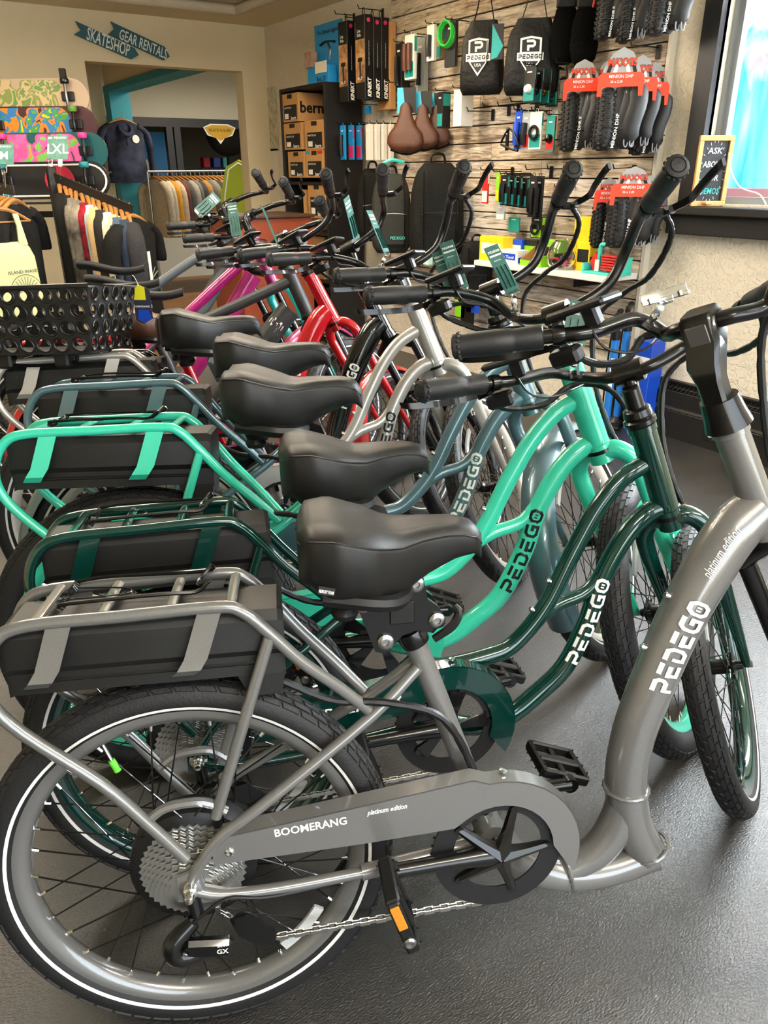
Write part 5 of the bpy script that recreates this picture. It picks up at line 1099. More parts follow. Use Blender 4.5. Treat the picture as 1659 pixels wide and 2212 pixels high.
MB().prism([(.17, .015), (.21, .015), (.235, .05), (.2, .1), (.165, .07)], (.05, 0, 0), EY, EZ, .01).build('red_paddle', RED, r, 0); quad_box(MB(), .012, .017, .14, .165, .015, .07).build('price_slip', WPK, r, 0)
# backpacks and panniers
PCK = mat('black_pack_fabric', '#10110f', .8, bump=(120, .5), spec=.25); GPK = mat('dark_olive_fabric', '#23241f', .8, bump=(160, .3))
def backpack(lab, u0, u1, vt, vb, X0, dep, m, name='backpack', extra=0, rz=-.5):
    c = at((u0+u1)/2, vb, X=X0); zt = at((u0+u1)/2, vt, X=X0)[2]; h = zt-c[2]; hw = (u1-u0)/2/FPX*((c-CAM)@CF)*.9; r = thing(name, lab, 'bag', TR(c[0], c[1], c[2], rz)); rings = []
    for t in np.linspace(0, 1, 14):
        ww = hw*np.interp(t, [0, .05, .2, .7, .9, 1], [.75, .95, 1.05, .98, .82, .5]); dd = dep*np.interp(t, [0, .05, .3, .8, .95, 1], [.7, .95, 1.05, .8, .6, .3])
        rings.append([(ww*math.copysign(abs(math.cos(a))**.5, math.cos(a)), dd*math.copysign(abs(math.sin(a))**.6, math.sin(a))+.006*math.sin(4*a+7*t), t*h) for a in np.linspace(0, 2*math.pi, 28, endpoint=False)])
    MB().loft(rings).build('pack_body', m, r, 60); MB().box((0, -dep*1.02, h*.3), (hw*1.4, .035, h*.42), None, .016).build('front_pocket', m, r)
    MB().bar([(-hw*.7, -dep*1.2, h*.5), (0, -dep*1.25, h*.515), (hw*.7, -dep*1.2, h*.5)], .0035, 3, seg=5).build('zip', STL if extra else HOOK, r); MB().bar([(-hw*.3, 0, h*.97), (-hw*.2, 0, h*1.08), (hw*.2, 0, h*1.08), (hw*.3, 0, h*.97)], .008, 4, seg=6).build('carry_handle', HOOK, r)
    for sx in (-.6, .6): MB().bar([(hw*sx, -dep*.9, h*.92), (hw*sx*1.05, -dep*1.2, h*.6), (hw*sx, -dep*1.12, h*.1)], .009, 4, seg=6, flat=.4).build('webbing_strap', HOOK, r)
    return r
backpack('black pannier bag with silver zip, left one in front of the slat wall', 770, 842, 364, 520, XS-.14, .07, PCK, 'pannier_bag', 1); r = backpack('dark olive pannier bag with a turquoise top edge and logo', 800, 890, 375, 545, XS-.3, .09, GPK, 'pannier_bag', 1)
MB().bar([(-.06, -.03, .54), (0, -.04, .565), (.08, -.03, .55)], .012, 3, seg=6).build('turquoise_edge', TQ, r); put_text(MB(), 'PEDEGO', (.03, -.128, .1), EX, EZ, .018).build('lettering', TQ, r, 0)
backpack('large black backpack hanging right of the panniers', 880, 1002, 352, 560, XS-.18, .12, PCK); backpack('black backpack low beneath the white shelf', 985, 1062, 520, 660, XS-.1, .08, PCK)
tag(MB().box(at(925, 545, X=XS-.28), (.05, .05, .16), None, .008).build('teal_white_tool', mat('mint_white', '#bfe0d2', .5)), 'small mint and white pack among the backpacks', 'package')
for i, (u, v, m_) in enumerate(((1005, 640, LIME), (1030, 630, BLU), (1018, 655, BAGM))): pack('small_gear_pack', ['lime green', 'dark blue', 'black'][i]+' gear pack hanging low under the white shelf', 'package', u, v, v+48, .14, .03, .1, m_)
# chalkboard on the sill
WOOD = mat('pale_wood', '#b98a4e', .6, bump=(60, .2), noise=(18, .25)); ct, cb = at(1537, 292, X=XW-.05), at(1537, 414, X=XW-.05); hgt = ct[2]-1.112; wd = .21
# the board leans in the window corner, facing the room
fx_ = nrm((-.55, -.83, .0)); ex_ = nrm(np.cross(EZ, fx_)*1.); ex_ = nrm((.83, -.55, 0)); pb = at(1528, 438, X=XW-.055); pb[2] = 1.112
r = thing('chalkboard_sign', 'small wood-framed chalkboard with handwritten message on the window sill', 'sign', MX(pb, ex_, -fx_, EZ)); hh = at(1535, 293, X=XW-.055)[2]-1.112; hh = max(.28, min(.4, hh)); ww = .155
for nm, b in (('frame_bar', (-ww/2, ww/2, 0, .022)), ('frame_bar', (-ww/2, ww/2, hh-.022, hh)), ('frame_bar', (-ww/2, -ww/2+.02, .022, hh-.022)), ('frame_bar', (ww/2-.02, ww/2, .022, hh-.022))): MB().box(((b[0]+b[1])/2, 0, (b[2]+b[3])/2), (b[1]-b[0], .016, b[3]-b[2]), None, .002).build(nm, WOOD, r, 0)
MB().box((0, .003, hh/2), (ww-.04, .004, hh-.044)).build('slate', mat('chalkboard_black', '#15171a', .7), r, 0)
for i, (tx, mm) in enumerate((('ASK', WHT), ('ABOUT', WHT), ('OUR', WHT), ('DEMOS', TEALP))): put_text(MB(), tx, (0, -.0002, hh*(.79-.19*i)), EX, EZ, hh*.085, ww*(.42, .6, .4, .58)[i], True, .012, .1).build('lettering', mm, r, 0)
for i in range(22):
    a = 2*math.pi*i/22; p = np.array([math.cos(a)*ww*.33, -.0002, hh/2+math.sin(a)*hh*.4]); MB().cyl(p, p+np.array([math.cos(a)*.008, 0, math.sin(a)*.012]), .0012, seg=5).build('chalk_ray', WHT, r)
tag(MB().bar([at(1575, 330, X=XW-.02), at(1580, 370, X=XW-.02), at(1600, 405, X=XW-.02), at(1640, 420, X=XW-.02), at(1656, 444, X=XW-.03)], .0035, 5, seg=6).build('charging_lead', CARD), 'white cable curling down inside the window beside the chalkboard', 'cable')
tag(MB().box(at(1513, 441, X=XW-.06)+np.array([0, 0, .006]), (.05, .1, .014), None, .004).build('wood_block', WOOD), 'small flat wood block on the sill under the chalkboard', 'block')
# floor pumps
PB = mat('pump_blue', '#1f6fc0', .35)
for i, (u, v, hu, hv, lab) in enumerate(((1306, 936, 1322, 678, 'blue floor pump with black T handle, nearer the photographer'), (1330, 915, 1352, 662, 'blue floor pump with black T handle, nearer the wall'))):
    p = at(u, v, Z=0.); t = at(hu, hv, d=(p-CAM)@CF); hz = max(.5, min(.75, at(hu, hv, X=p[0])[2])); r = thing('floor_pump', lab, 'pump', TR(p[0], p[1], 0, .6), 'floor pumps')
    MB().cyl((0, 0, .03), (0, 0, hz-.1), .019).build('barrel', PB, r); MB().cyl((0, 0, hz-.1), (0, 0, hz-.02), .008).build('rod', STL, r); MB().lathe([(.024, hz-.12), (.024, hz-.08), (.012, hz-.07)], (0, 0, 0), (0, 0, 1), 14).build('collar', BLKP, r)
    MB().bar([(-.13, 0, hz), (-.07, 0, hz+.004), (0, 0, hz), (.07, 0, hz+.004), (.13, 0, hz)], [.013, .0155, .011, .0155, .013], 4, seg=12).build('handle', BLKP, r)
    b = MB().lathe([(.05, 0), (.05, .012), (.028, .03), (.022, .045), (0, .045)], (0, 0, 0), (0, 0, 1), 20); b.box((0, 0, .008), (.26, .06, .016), None, .006); b.build('foot', BLKP, r)
    MB().bar([(.02, 0, .05), (.06, .03, .1), (.05, .03, .4), (.03, .02, hz-.05), (.06, .0, hz-.12)], .005, 6, seg=6).build('hose', BLKP, r); quad_box(MB(), -.0205, -.019, -.01, .01, .25, .4).build('logo_panel', WHT, r, 0)
r = thing('blue_box', 'blue boxed pump kit standing behind the floor pumps', 'box', TR(3.24, 2.42, 0)); MB().box((.05, .06, .24), (.1, .12, .48), None, .003).build('carton', BLU, r, 0); patch(r, 'x', .01, .11, .3, .4, WHT); onx_face(r, .06, .2, 'PUMP', .02, WHT)
# ================================================================ far wall, the room beyond, clothes and boards on the left
w = MB(); quad_box(w, 3.17, XW, YF, YF+.15, 0, 2.05); struct(w.build('wall_pier', FARW, None, 0))
struct(quad_box(MB(), 1.6, 7.5, 5.3, 12.8, 0.0, .006).build('floor_wood', mat('oak_floor', '#8a6238', .5, bump=(30, .2), noise=(5, .25)), None, 0))
SHOPW = mat('pale_grey_plaster', '#b9b7a8', .85)
w = MB(); quad_box(w, 1.7, 2.72, 9.5, 9.62, 0, 2.75); struct(w.build('wall_shop_left', FARW, None, 0))
w = MB(); quad_box(w, 2.5, 7.5, 10.2, 10.3, 1.88, 2.75); quad_box(w, 2.5, 7.5, 10.2, 10.3, 0, .7); struct(w.build('wall_shop_back', SHOPW, None, 0))
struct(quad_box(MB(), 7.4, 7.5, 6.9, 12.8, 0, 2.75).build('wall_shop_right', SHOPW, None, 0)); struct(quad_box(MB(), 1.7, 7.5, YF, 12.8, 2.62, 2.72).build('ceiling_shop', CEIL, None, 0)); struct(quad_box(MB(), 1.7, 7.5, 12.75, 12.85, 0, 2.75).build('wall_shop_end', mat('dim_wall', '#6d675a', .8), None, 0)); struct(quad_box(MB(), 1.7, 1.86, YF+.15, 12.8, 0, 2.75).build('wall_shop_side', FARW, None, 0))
TQW = mat('turquoise_wall_paint', '#2f8ea0', .6)
w = MB(); quad_box(w, 2.73, 2.95, 9.3, 9.5, 0, 2.06); struct(w.build('trim_post', TQW, None, 0)); w = MB(); quad_box(w, 2.73, 2.95, YF+.15, 9.5, 2.06, 2.12); struct(w.build('trim_header', TQW, None, 0)); w = MB(); quad_box(w, 2.75, 2.93, YF+.15, 9.5, 2.12, 2.62); struct(w.build('wall_soffit', FARW, None, 0))
# black-framed glazed partition
r = MB(); fr_ = mat('dark_partition_frame', '#1b1a1d', .45)
quad_box(r, 2.9, 6.2, 10.16, 10.24, 1.78, 1.88); quad_box(r, 2.9, 6.2, 10.16, 10.24, .7, .8)
for x in (2.9, 3.62, 3.72, 4.62, 5.4): quad_box(r, x, x+.08, 10.16, 10.24, .8, 1.78)
r = struct(r.build('window_2', fr_, None, 0))
for a_, b_ in ((2.98, 3.62), (3.8, 4.62), (4.7, 5.4)): quad_box(MB(), a_, b_, 10.195, 10.203, .8, 1.78).build('pane', mat('window_glass'), r, 0)
# the room behind the glass
r = thing('arch_poster', 'blue panel with a white arch behind the glazed partition', 'panel', TR(3.55, 10.8, 0)); quad_box(MB(), -.3, .3, 0, .02, .006, 1.75).build('panel', mat('mid_blue', '#2f7fb5', .6), r, 0); MB().prism([(-.26, 1.0), (.06, 1.0), (.06, 1.3), (.0, 1.42), (-.1, 1.48), (-.26, 1.5)], (0, -.002, 0), EX, EZ, .002).build('arch', WPK, r, 0)
r = thing('wheel_rack', 'dark storage rack with stacked goods behind the glazed partition', 'rack', TR(4.35, 11.1, 0)); quad_box(MB(), -.35, .5, 0, .3, 0, .9).build('rack_body', BSH, r, 0); quad_box(MB(), -.35, .5, .1, .3, 1.3, 1.33).build('rack_board', BSH, r, 0)
for i in range(9): tag(quad_box(MB(), 4.08, 4.3, 10.95, 11.1, .905+i*.034, .93+i*.034, .004).build('folded_item', CARD), 'white folded cloth in the stack behind the glazed partition', 'cloth', 'stack of folded cloths')
for i, (x, m_) in enumerate(((4.45, RED), (4.6, BLU), (4.74, TQ))): tag(quad_box(MB(), x, x+.1, 11.12, 11.25, 1.332, 1.46, .005).build('small_carton', m_), ['small red', 'small blue', 'small turquoise'][i]+' carton on the rack board behind the glass', 'box')
r = thing('wing_sign', 'yellow and black winged shop sign behind the glass', 'sign', MX(at(475, 287, Y=10.15), EX, EY, EZ)); MB().prism([(-.22, .06), (-.12, .1), (.12, .1), (.22, .06), (.17, -.03), (.06, -.06), (0, -.13), (-.06, -.06), (-.17, -.03)], (0, .003, 0), EX, EZ, .004).build('backing', CARD, r, 0); MB().prism([(-.2, .055), (-.1, .085), (.1, .085), (.2, .055), (.15, -.02), (0, -.09), (-.15, -.02)], (0, -.002, 0), EX, EZ, .003).build('wing', mat('sign_yellow', '#c39a1c', .5), r, 0); put_text(MB(), 'SKATE N SURF', (0, -.006, .03), EX, EZ, .035, .3).build('lettering', BLKT, r, 0)
tag(MB().ball(at(490, 285, Y=10.6), .3, 18, 12, (1, .6, 1)).cyl(at(490, 285, Y=10.6), (at(490, 285, Y=10.6)[0], 10.6, .006), .03).build('dark_helmet_display', mat('dark_round', '#1d1b18', .6)), 'big dark rounded display shape behind the winged sign', 'display')
# direction signs on the far wall
SGN = mat('teal_board', '#1d5560', .6, bump=(50, .2)); SW_ = mat('sign_white', '#dfe6e4', .6)
def arrow(lab, pts, txt, a, b, hgt):
    r = thing('arrow_sign', lab, 'sign', TR(0, YF-.03, 0), 'direction arrows'); P = [at(u, v, Y=YF-.03) for u, v in pts]
    MB().prism([(p[0], p[2]) for p in P][::-1], (0, .012, 0), EX, EZ, .012).build('board', SGN, r, 0); A, B_ = at(*a, Y=YF-.03), at(*b, Y=YF-.03); ex = nrm(B_-A); ey = np.cross(np.array([0, -1., 0]), ex)
    put_text(MB(), txt, np.array([(A[0]+B_[0])/2, -.0015, (A[2]+B_[2])/2]), ex, ey, hgt, np.linalg.norm(B_-A)*.98, True, .012).build('lettering', SW_, r, 0)
arrow('teal wooden arrow sign reading gear rentals, the right one', [(239, 46), (356, 101), (367, 122), (354, 130), (234, 74), (247, 62)], 'GEAR RENTALS', (257, 72), (362, 118), .072)
arrow('teal wooden arrow sign reading skateshop, the left one', [(163, 45), (291, 104), (300, 119), (284, 128), (160, 74), (175, 65)], 'SKATESHOP', (187, 71), (281, 110), .085)
# papers on the right wall near the corner
PAP = mat('map_paper', '#cfc7ae', .8, noise=(22, .25, '#9c9f86')); PAPW = mat('plain_paper', '#d8d2c2', .8)
for i, (u0, u1, v0, v1, m_, lab) in enumerate(((577, 603, 190, 325, PAP, 'pale trail map pinned on the wall left of the shelf unit'), (566, 574, 215, 310, PAP, 'narrow pinned map strip at the wall corner'), (582, 605, 322, 395, PAPW, 'white notice sheet with small drawings beside the shelf unit'), (588, 614, 388, 470, PAPW, 'white wall box below the notice sheet'), (572, 585, 325, 400, mat('blue_map', '#8aa3b5', .8, noise=(12, .3, '#c9b98c')), 'blue edged map at the wall corner'))):
    a_, b_ = at(u0, v0, X=XW-.004), at(u1, v1, X=XW-.004); tag(MB().box((XW-.004 if i != 3 else XW-.02, (a_[1]+b_[1])/2, (a_[2]+b_[2])/2), (.006 if i != 3 else .04, abs(a_[1]-b_[1]), abs(a_[2]-b_[2]))).build('wall_map' if 'map' in lab else 'wall_notice', m_), lab, 'paper')
# hooded shirt hanging on the turquoise post
CLOTH = lambda n, c, no=None: mat('cloth_'+n, c, .9, bump=(90, .3), spec=.2, noise=no)
HG = mat('hanger_wood', '#9a6a35', .45, noise=(20, .2))
def garment_mesh(hw=.24, h=.66, th=.035, sleeve=.5, seed=0, neck=.07):
    """shirt hanging in the xz plane, hook point at the origin, thickness along y"""
    rg = random.Random(seed); rings = []
    zs = [-.07, -.10, -.15, -.22, -.32, -.45, -.6, -h-.05]
    for i, z in enumerate(zs):
        ww = np.interp(z, [-h-.05, -.4, -.22, -.15, -.10, -.07], [hw*.92, hw*.86, hw*.9, hw, hw*.72, neck]); tt = th*np.interp(z, [-h, -.3, -.1, -.07], [1.25, 1.1, .8, .5])
        rings.append([(ww*math.copysign(abs(math.cos(a))**.6, math.cos(a)), tt*math.sin(a)*(1+.25*math.sin(3*a+i+seed)), z) for a in np.linspace(0, 2*math.pi, 20, endpoint=False)])
    body = MB().loft(rings); sl = []
    for s in (-1, 1):
        pts = [(s*hw*.62, 0, -.115), (s*hw*.98, 0, -.18), (s*hw*1.12, 0, -.30), (s*hw*1.14, .0, -.2-sleeve*.9)]; sl.append(MB().bar(pts, [.05, .055, .05, .042], 4, seg=10, flat=.7))
    return body, sl
_gm = {}
def garment(lab, p, ang, m, sleeve=.5, h=.66, seed=0, th=.03, group=None, hw=.23, name='hanging_shirt', tilt=0., hook_m=CHR):
    r = thing(name, lab, 'clothing', Matrix.Translation(Vector(p)) @ Matrix.Rotation(ang, 4, 'Z') @ Matrix.Rotation(tilt, 4, 'X'), group); key = (round(sleeve, 2), round(h, 2), seed % 4, th, hw)
    if key not in _gm:
        b_, s_ = garment_mesh(hw, h, th, sleeve, seed % 4); _gm[key] = (b_, s_, MB().bar([(-hw*.85, 0, -.125), (-.09, 0, -.07), (0, 0, -.052), (.09, 0, -.07), (hw*.85, 0, -.125)], [.009, .012, .014, .012, .009], 4, seg=8), MB().bar([(0, 0, -.05), (0, 0, -.012), (.014, 0, .006), (.004, 0, .02), (-.012, 0, .012)], .0022, 4, seg=5))
    b_, s_, hg, hk = _gm[key]
    b_.build('shirt_body', m, r, 60)
    for q in s_: q.build('sleeve', m, r, 60)
    hg.build('hanger', HG, r, 60); hk.build('hanger_hook', hook_m, r, 60); return r
TIE = CLOTH('tie_dye', '#14161f', (5, .0, '#3a4155')); r = garment('navy tie-dye hooded shirt hanging on the turquoise post', at(262, 246, Y=9.1), .15, TIE, .5, .62, 1, .05, None, .25, 'hooded_shirt', 0, HG)
MB().tube(circle((0, -.045, -.14), .07, 14, EX, nrm((0, .5, 1))), .02, 7, closed=True).build('hood', TIE, r); MB().lathe([(.04, 0), (.04, .002), (0, .002)], (.1, -.06, -.24), (0, -1, 0), 18).build('round_print', CARD, r); MB().cyl((0, -.052, -.15), (0, -.06, -.3), .004).build('zip', HOOK, r)
# rail of jackets beyond the opening
A, B_ = at(318, 371, Y=9.0), at(505, 369, Y=9.0); B_[0] += .1
r = thing('garment_rail', 'steel clothes rail full of jackets beyond the wall opening', 'rail', TR(0, 0, 0)); MB().cyl(A, B_, .014).build('rail_bar', STL, r)
for q in (A, B_): MB().cyl((q[0], q[1], 0.0062), q, .014).build('rail_leg', STL, r)
cols = ['#b3a68f', '#c9bfa8', '#c48a2c', '#b8a68c', '#6b3f3a', '#4c4a46', '#8d8a80', '#6a6760', '#3a3c40', '#96713a', '#5c5c5a', '#777468', '#3c3833', '#7e735c', '#4e5158', '#a39a86', '#56504a', '#8a5a2c', '#2f3136', '#6e6a60']
words = ['beige', 'cream', 'mustard', 'sand', 'maroon', 'charcoal', 'light grey', 'grey', 'navy', 'ochre', 'dark grey', 'taupe', 'black-brown', 'khaki', 'slate', 'oatmeal', 'brown', 'rust', 'black', 'stone']
for i, c in enumerate(cols):
    t = .06+.9*i/(len(cols)-1); p = A+(B_-A)*t+np.array([0, 0, -.004]); garment(words[i]+' jacket on the steel rail beyond the wall opening', p, math.pi/2+.25+.04*math.sin(i*2.1), CLOTH('jacket%d' % i, c, (40, .2)), .5, .62, i, .022, 'jackets on the far rail', .25, 'hanging_jacket')
# boogie boards
for u, m_, lab in ((519, mat('lime_foam', '#a8b82a', .5), 'lime green body board leaning at the end of the jacket rail'), (535, mat('mint_foam', '#48a58e', .5), 'mint green body board leaning behind the lime one')):
    p = at(u, 400, Y=8.4+.1*(u > 525)); r = thing('body_board', lab, 'board', MX((p[0], p[1], .008), nrm((.8, -.6, 0)), nrm((.6, .8, 0)), EZ), 'body boards'); zt = at(u, 347, Y=8.4)[2]
    pr = [(-.2, 0), (.2, 0), (.24, zt*.4), (.22, zt*.75), (.14, zt*.95), (0, zt), (-.14, zt*.95), (-.22, zt*.75), (-.24, zt*.4)]; MB().prism(pr, (0, .03, 0), EX, EZ, .05).build('foam_core', m_, r, 30); MB().tube([(a*.8, -.021, b*.97+.01) for a, b in pr], .008, 6, closed=True).build('edge_stripe', CARD, r)
# counter with rust-brown front
r = thing('counter', 'rust brown counter panel behind the far handlebars', 'counter', TR(2.2, 5.0, 0)); quad_box(MB(), 0, .55, 0, .5, .006, .98, .004).build('panel', mat('rust_laminate', '#7a3212', .5), r, 0); quad_box(MB(), -.02, .57, -.02, .52, .98, 1.0, .004).build('counter_top', mat('dark_wood', '#3a2416', .5), r, 0)
# skateboards stacked on a display
SK = [('#b8a28e', '#7f8f4a', 'topmost skateboard of the left display with a landscape print and black trucks'), ('#3a1a24', '#d8761c', 'second skateboard from the top, maroon with a fiery burst print'), ('#10494f', '#c24a86', 'third skateboard from the top, teal with a pink and orange print'), ('#141216', '#b0283a', 'lowest skateboard of the display, black with a pale outline and red print')]
whl = [BLK, mat('green_urethane', '#4f7a2c', .5), mat('pink_urethane', '#c02a78', .5), mat('teal_urethane', '#157078', .5)]
ends = [(192, 208), (210, 268), (232, 325), (237, 388)]
exs = nrm((.84, -.53, .02))
def art_mat(i, c0, c1):
    m, nt, b, N, Lk = nodes_mat('deck_art_%d' % i, .35); tc = N('ShaderNodeTexCoord'); n = N('ShaderNodeTexNoise'); n.inputs['Scale'].default_value = 9; n.inputs['Detail'].default_value = 2; n.inputs['Distortion'].default_value = 1.2; Lk(tc.outputs['Object'], n.inputs['Vector'])
    r = N('ShaderNodeValToRGB'); r.color_ramp.interpolation = 'CONSTANT'; e = r.color_ramp.elements; e[0].position = 0; e[0].color = (*lin(c0), 1); e[1].position = .62; e[1].color = (*lin('#d9b52c' if i == 1 else '#4f8f4a' if i == 0 else '#e07a2a'), 1)
    for p_, c_ in ((.42, c1), (.5, ['#c8b08a', '#2a6fa8', '#d05a9a', '#7a1f2a'][i]), (.56, ['#6f8a4e', '#3f8f3a', '#58b04a', '#c8404a'][i])): q = e.new(p_); q.color = (*lin(c_), 1)
    Lk(n.outputs['Fac'], r.inputs['Fac']); Lk(r.outputs['Color'], b.inputs['Base Color']); return m
for i, (c0, c1, lab) in enumerate(SK):
    p = at(*ends[i], d=4.95-.1*i); r = thing('skateboard', lab, 'skateboard', MX(p, exs, nrm(np.cross(EZ, exs)), EZ), 'skateboards on display'); L, hw = .82, .105
    ol = [(-hw+hw*math.cos(a), hw*math.sin(a)) for a in np.linspace(-math.pi/2, math.pi/2, 13)]+[(-L+hw-hw*math.cos(a), hw*math.sin(a)) for a in np.linspace(math.pi/2, -math.pi/2, 13)]
    MB().prism(ol, (0, .012, 0), EX, EZ, .012).build('deck', mat('deck_base_%d' % i, c0, .35, coat=.4), r, 0)
    if i != 3: MB().prism([(a*.62-.16, b*.92) for a, b in ol], (0, -.0006, 0), EX, EZ, .0012).build('deck_art', art_mat(i, c0, c1), r, 0)
    else:
        MB().tube([(a*.95-.02, -.002, b*.82) for a, b in ol], .006, 6, closed=True).build('pale_outline', CARD, r); MB().prism([(-.30+.09*math.cos(a), .09*math.sin(a)) for a in np.linspace(0, 2*math.pi, 20, endpoint=False)], (0, -.0006, 0), EX, EZ, .0012).build('deck_art', mat('red_art', '#a01f30', .4), r, 0)
    if i == 0: put_text(MB(), 'SANTA CRUZ', (-.29, -.004, -.07), EX, EZ, .035, .24).build('lettering', WHT, r, 0)
    for x in (-.13, -.62):
        MB().box((x, -.012, 0), (.08, .02, .055), None, .004).build('truck_base', BLKP, r); MB().bar([(x, -.035, -.075), (x, -.045, 0), (x, -.035, .075)], .01, 4, seg=8).build('truck_axle', STL if i == 0 else BLK, r)
        for z in (-.085, .085): MB().lathe([(.024, -.016), (.028, -.01), (.028, .01), (.024, .016)], (x, -.035, z), (0, 0, 1), 18).build('wheel', whl[i], r)
    for z in (-.125,): MB().box((-.3, .0, z), (.6, .05, .012), None, .002).build('rest_bar', BSH, r)
p = at(100, 300, d=5.25); r = thing('board_display', 'black upright frame that carries the skateboards', 'rack', MX((p[0], p[1], 0), exs, nrm(np.cross(EZ, exs)), EZ))
for x in (-.25, .2): MB().box((x, 0, .95), (.04, .03, 1.9), None, .003).build('upright', BSH, r)
for z in (.3, 1.0, 1.7): MB().box((-.02, 0.0, z), (.5, .028, .04), None, .003).build('cross_bar', BSH, r)
# sloping arms with shirts
def arm(lab, A, B_):
    r = thing('sloping_arm', lab, 'rack', TR(0, 0, 0)); d = nrm(B_-A); MB().box((A+B_)/2, (np.linalg.norm(B_-A), .012, .05), np.stack([d, nrm(np.cross(EZ, d)), np.cross(d, nrm(np.cross(EZ, d)))], 1), .002).build('arm_bar', BSH, r); MB().box((A[0], A[1], (A[2]+.05)/2), (.05, .05, A[2]+.05), None, .003).build('upright', BSH, r); MB().box((A[0], A[1], .012), (.5, .4, .024), None, .004).build('foot', BSH, r); return r
A, B_ = at(112, 380, d=4.55), at(286, 452, d=4.4); arm('black sloping display arm of long sleeved shirts', A, B_)
PL1 = CLOTH('plaid_grey', '#8d8678', (9, .0, '#3a3632')); PL2 = CLOTH('plaid_red', '#a01d2c', (10, .0, '#1a1214'))
sh = [('black', '#141413', None), ('black hooded', '#1a1a18', None), ('grey plaid', None, PL1), ('pale plaid', None, PL1), ('red and black plaid', None, PL2), ('light blue', '#8fa3ad', None), ('tan', '#b59a6e', None), ('charcoal', '#242322', None), ('cream', '#d8ccae', None), ('pale yellow', '#cfc48f', None), ('blue grey', '#3f4f60', None), ('navy', '#2b3544', None), ('dark grey', '#2c2c2e', None)]
for i, (wd_, c, mm) in enumerate(sh):
    t = .08+.84*i/(len(sh)-1); p = A+(B_-A)*t+np.array([0, 0, .012]); garment(wd_+' shirt on the black sloping arm', p, math.pi/2-.22+.05*math.sin(i*1.7), mm or CLOTH('shirt_'+wd_.replace(' ', '_'), c), .45, .6, i, .022, 'shirts on the sloping arm', .22)
p = A+(B_-A)*.975+np.array([0, 0, .012]); r = garment('black graphic tee at the front of the sloping arm', p, .75, CLOTH('front_tee', '#131312'), .12, .62, 2, .045, 'shirts on the sloping arm', .24)
for i in range(7): a_ = math.radians(-60+20*i); MB().cyl((.03, -.055, -.42), (.03+.11*math.sin(a_), -.055, -.42+.1*math.cos(a_)), .003, seg=5).build('line_print', mat('grey_ink', '#7d8288', .7), r)
quad_box(MB(), .02, .05, -.062, -.058, -.42, -.25).build('size_sticker', CARD, r, 0)
A, B_ = at(-120, 385, d=4.6), at(30, 412, d=4.15); arm('black sloping display arm of tank tops and tees at the left edge', A, B_)
for i, (wd_, c) in enumerate((('navy', '#1c2030'), ('mint', '#a9d3c2'), ('black', '#141414'), ('white', '#dfe0da'), ('black edged', '#161616'))):
    t = .72+.26*i/4; p = A+(B_-A)*t; garment(wd_+' tee on the left sloping arm', p, .75+.05*i, CLOTH('tee_'+wd_.replace(' ', '_'), c), .14, .62, i, .03, 'tees on the left sloping arm', .23)
# tank top in front
p = at(-6, 432, d=3.95); r = thing('tank_top', 'pale yellow tank top with a sunrise print at the left edge', 'clothing', Matrix.Translation(Vector(p)) @ Matrix.Rotation(.35, 4, 'Z') @ Matrix.Scale(.8, 4)); TK = CLOTH('tank', '#cfd3a0'); rings = []
for z, ww, tt in ((-.26, .13, .03), (-.3, .16, .045), (-.36, .185, .05), (-.5, .19, .055), (-.78, .2, .06)): rings.append([(ww*math.copysign(abs(math.cos(a))**.6, math.cos(a)), tt*math.sin(a)*(1+.15*math.sin(4*a)), z) for a in np.linspace(0, 2*math.pi, 22, endpoint=False)])
MB().loft(rings).build('shirt_body', TK, r, 60)
for s in (-1, 1): MB().strip([(s*.07, -.03, -.085), (s*.08, -.038, -.16), (s*.07, -.04, -.28)], [(s*.105, -.03, -.085), (s*.115, -.036, -.16), (s*.135, -.036, -.28)], .012, (0, 1, 0)).build('shoulder_strap', TK, r, 60)
MB().bar([(-.2, 0, -.135), (-.09, 0, -.075), (0, 0, -.055), (.09, 0, -.075), (.2, 0, -.135)], [.009, .012, .014, .012, .009], 4, seg=8).build('hanger', HG, r); MB().cyl((-.19, 0, -.135), (.19, 0, -.135), .006).build('hanger_bar', HG, r); MB().bar([(0, 0, -.05), (0, 0, -.012), (.014, 0, .006), (.004, 0, .02), (-.012, 0, .012)], .0022, 4, seg=5).build('hanger_hook', CHR, r)
INK = mat('print_ink', '#2c3a34', .8)
for i in range(13): a_ = math.radians(-84+14*i); MB().cyl((.05+.045*math.sin(a_), -.066, -.58+.045*math.cos(a_)), (.05+.1*math.sin(a_), -.064, -.58+.1*math.cos(a_)), .0016, seg=4).build('sun_ray', INK, r)
MB().tube(circle((.05, -.066, -.58), .115, 20, EX, EZ, 0, math.pi, True), .0018, 5).build('print_arc', INK, r); MB().tube(circle((.05, -.066, -.58), .04, 14, EX, EZ, 0, math.pi, True), .0018, 5).build('print_sun', INK, r)
put_text(MB(), 'ISLAND WAVES', (.05, -.068, -.445), EX, EZ, .02, .22).build('lettering', INK, r, 0); put_text(MB(), 'YOU NEVER KNOW', (.06, -.07, -.64), EX, EZ, .02, .25).build('lettering', INK, r, 0)
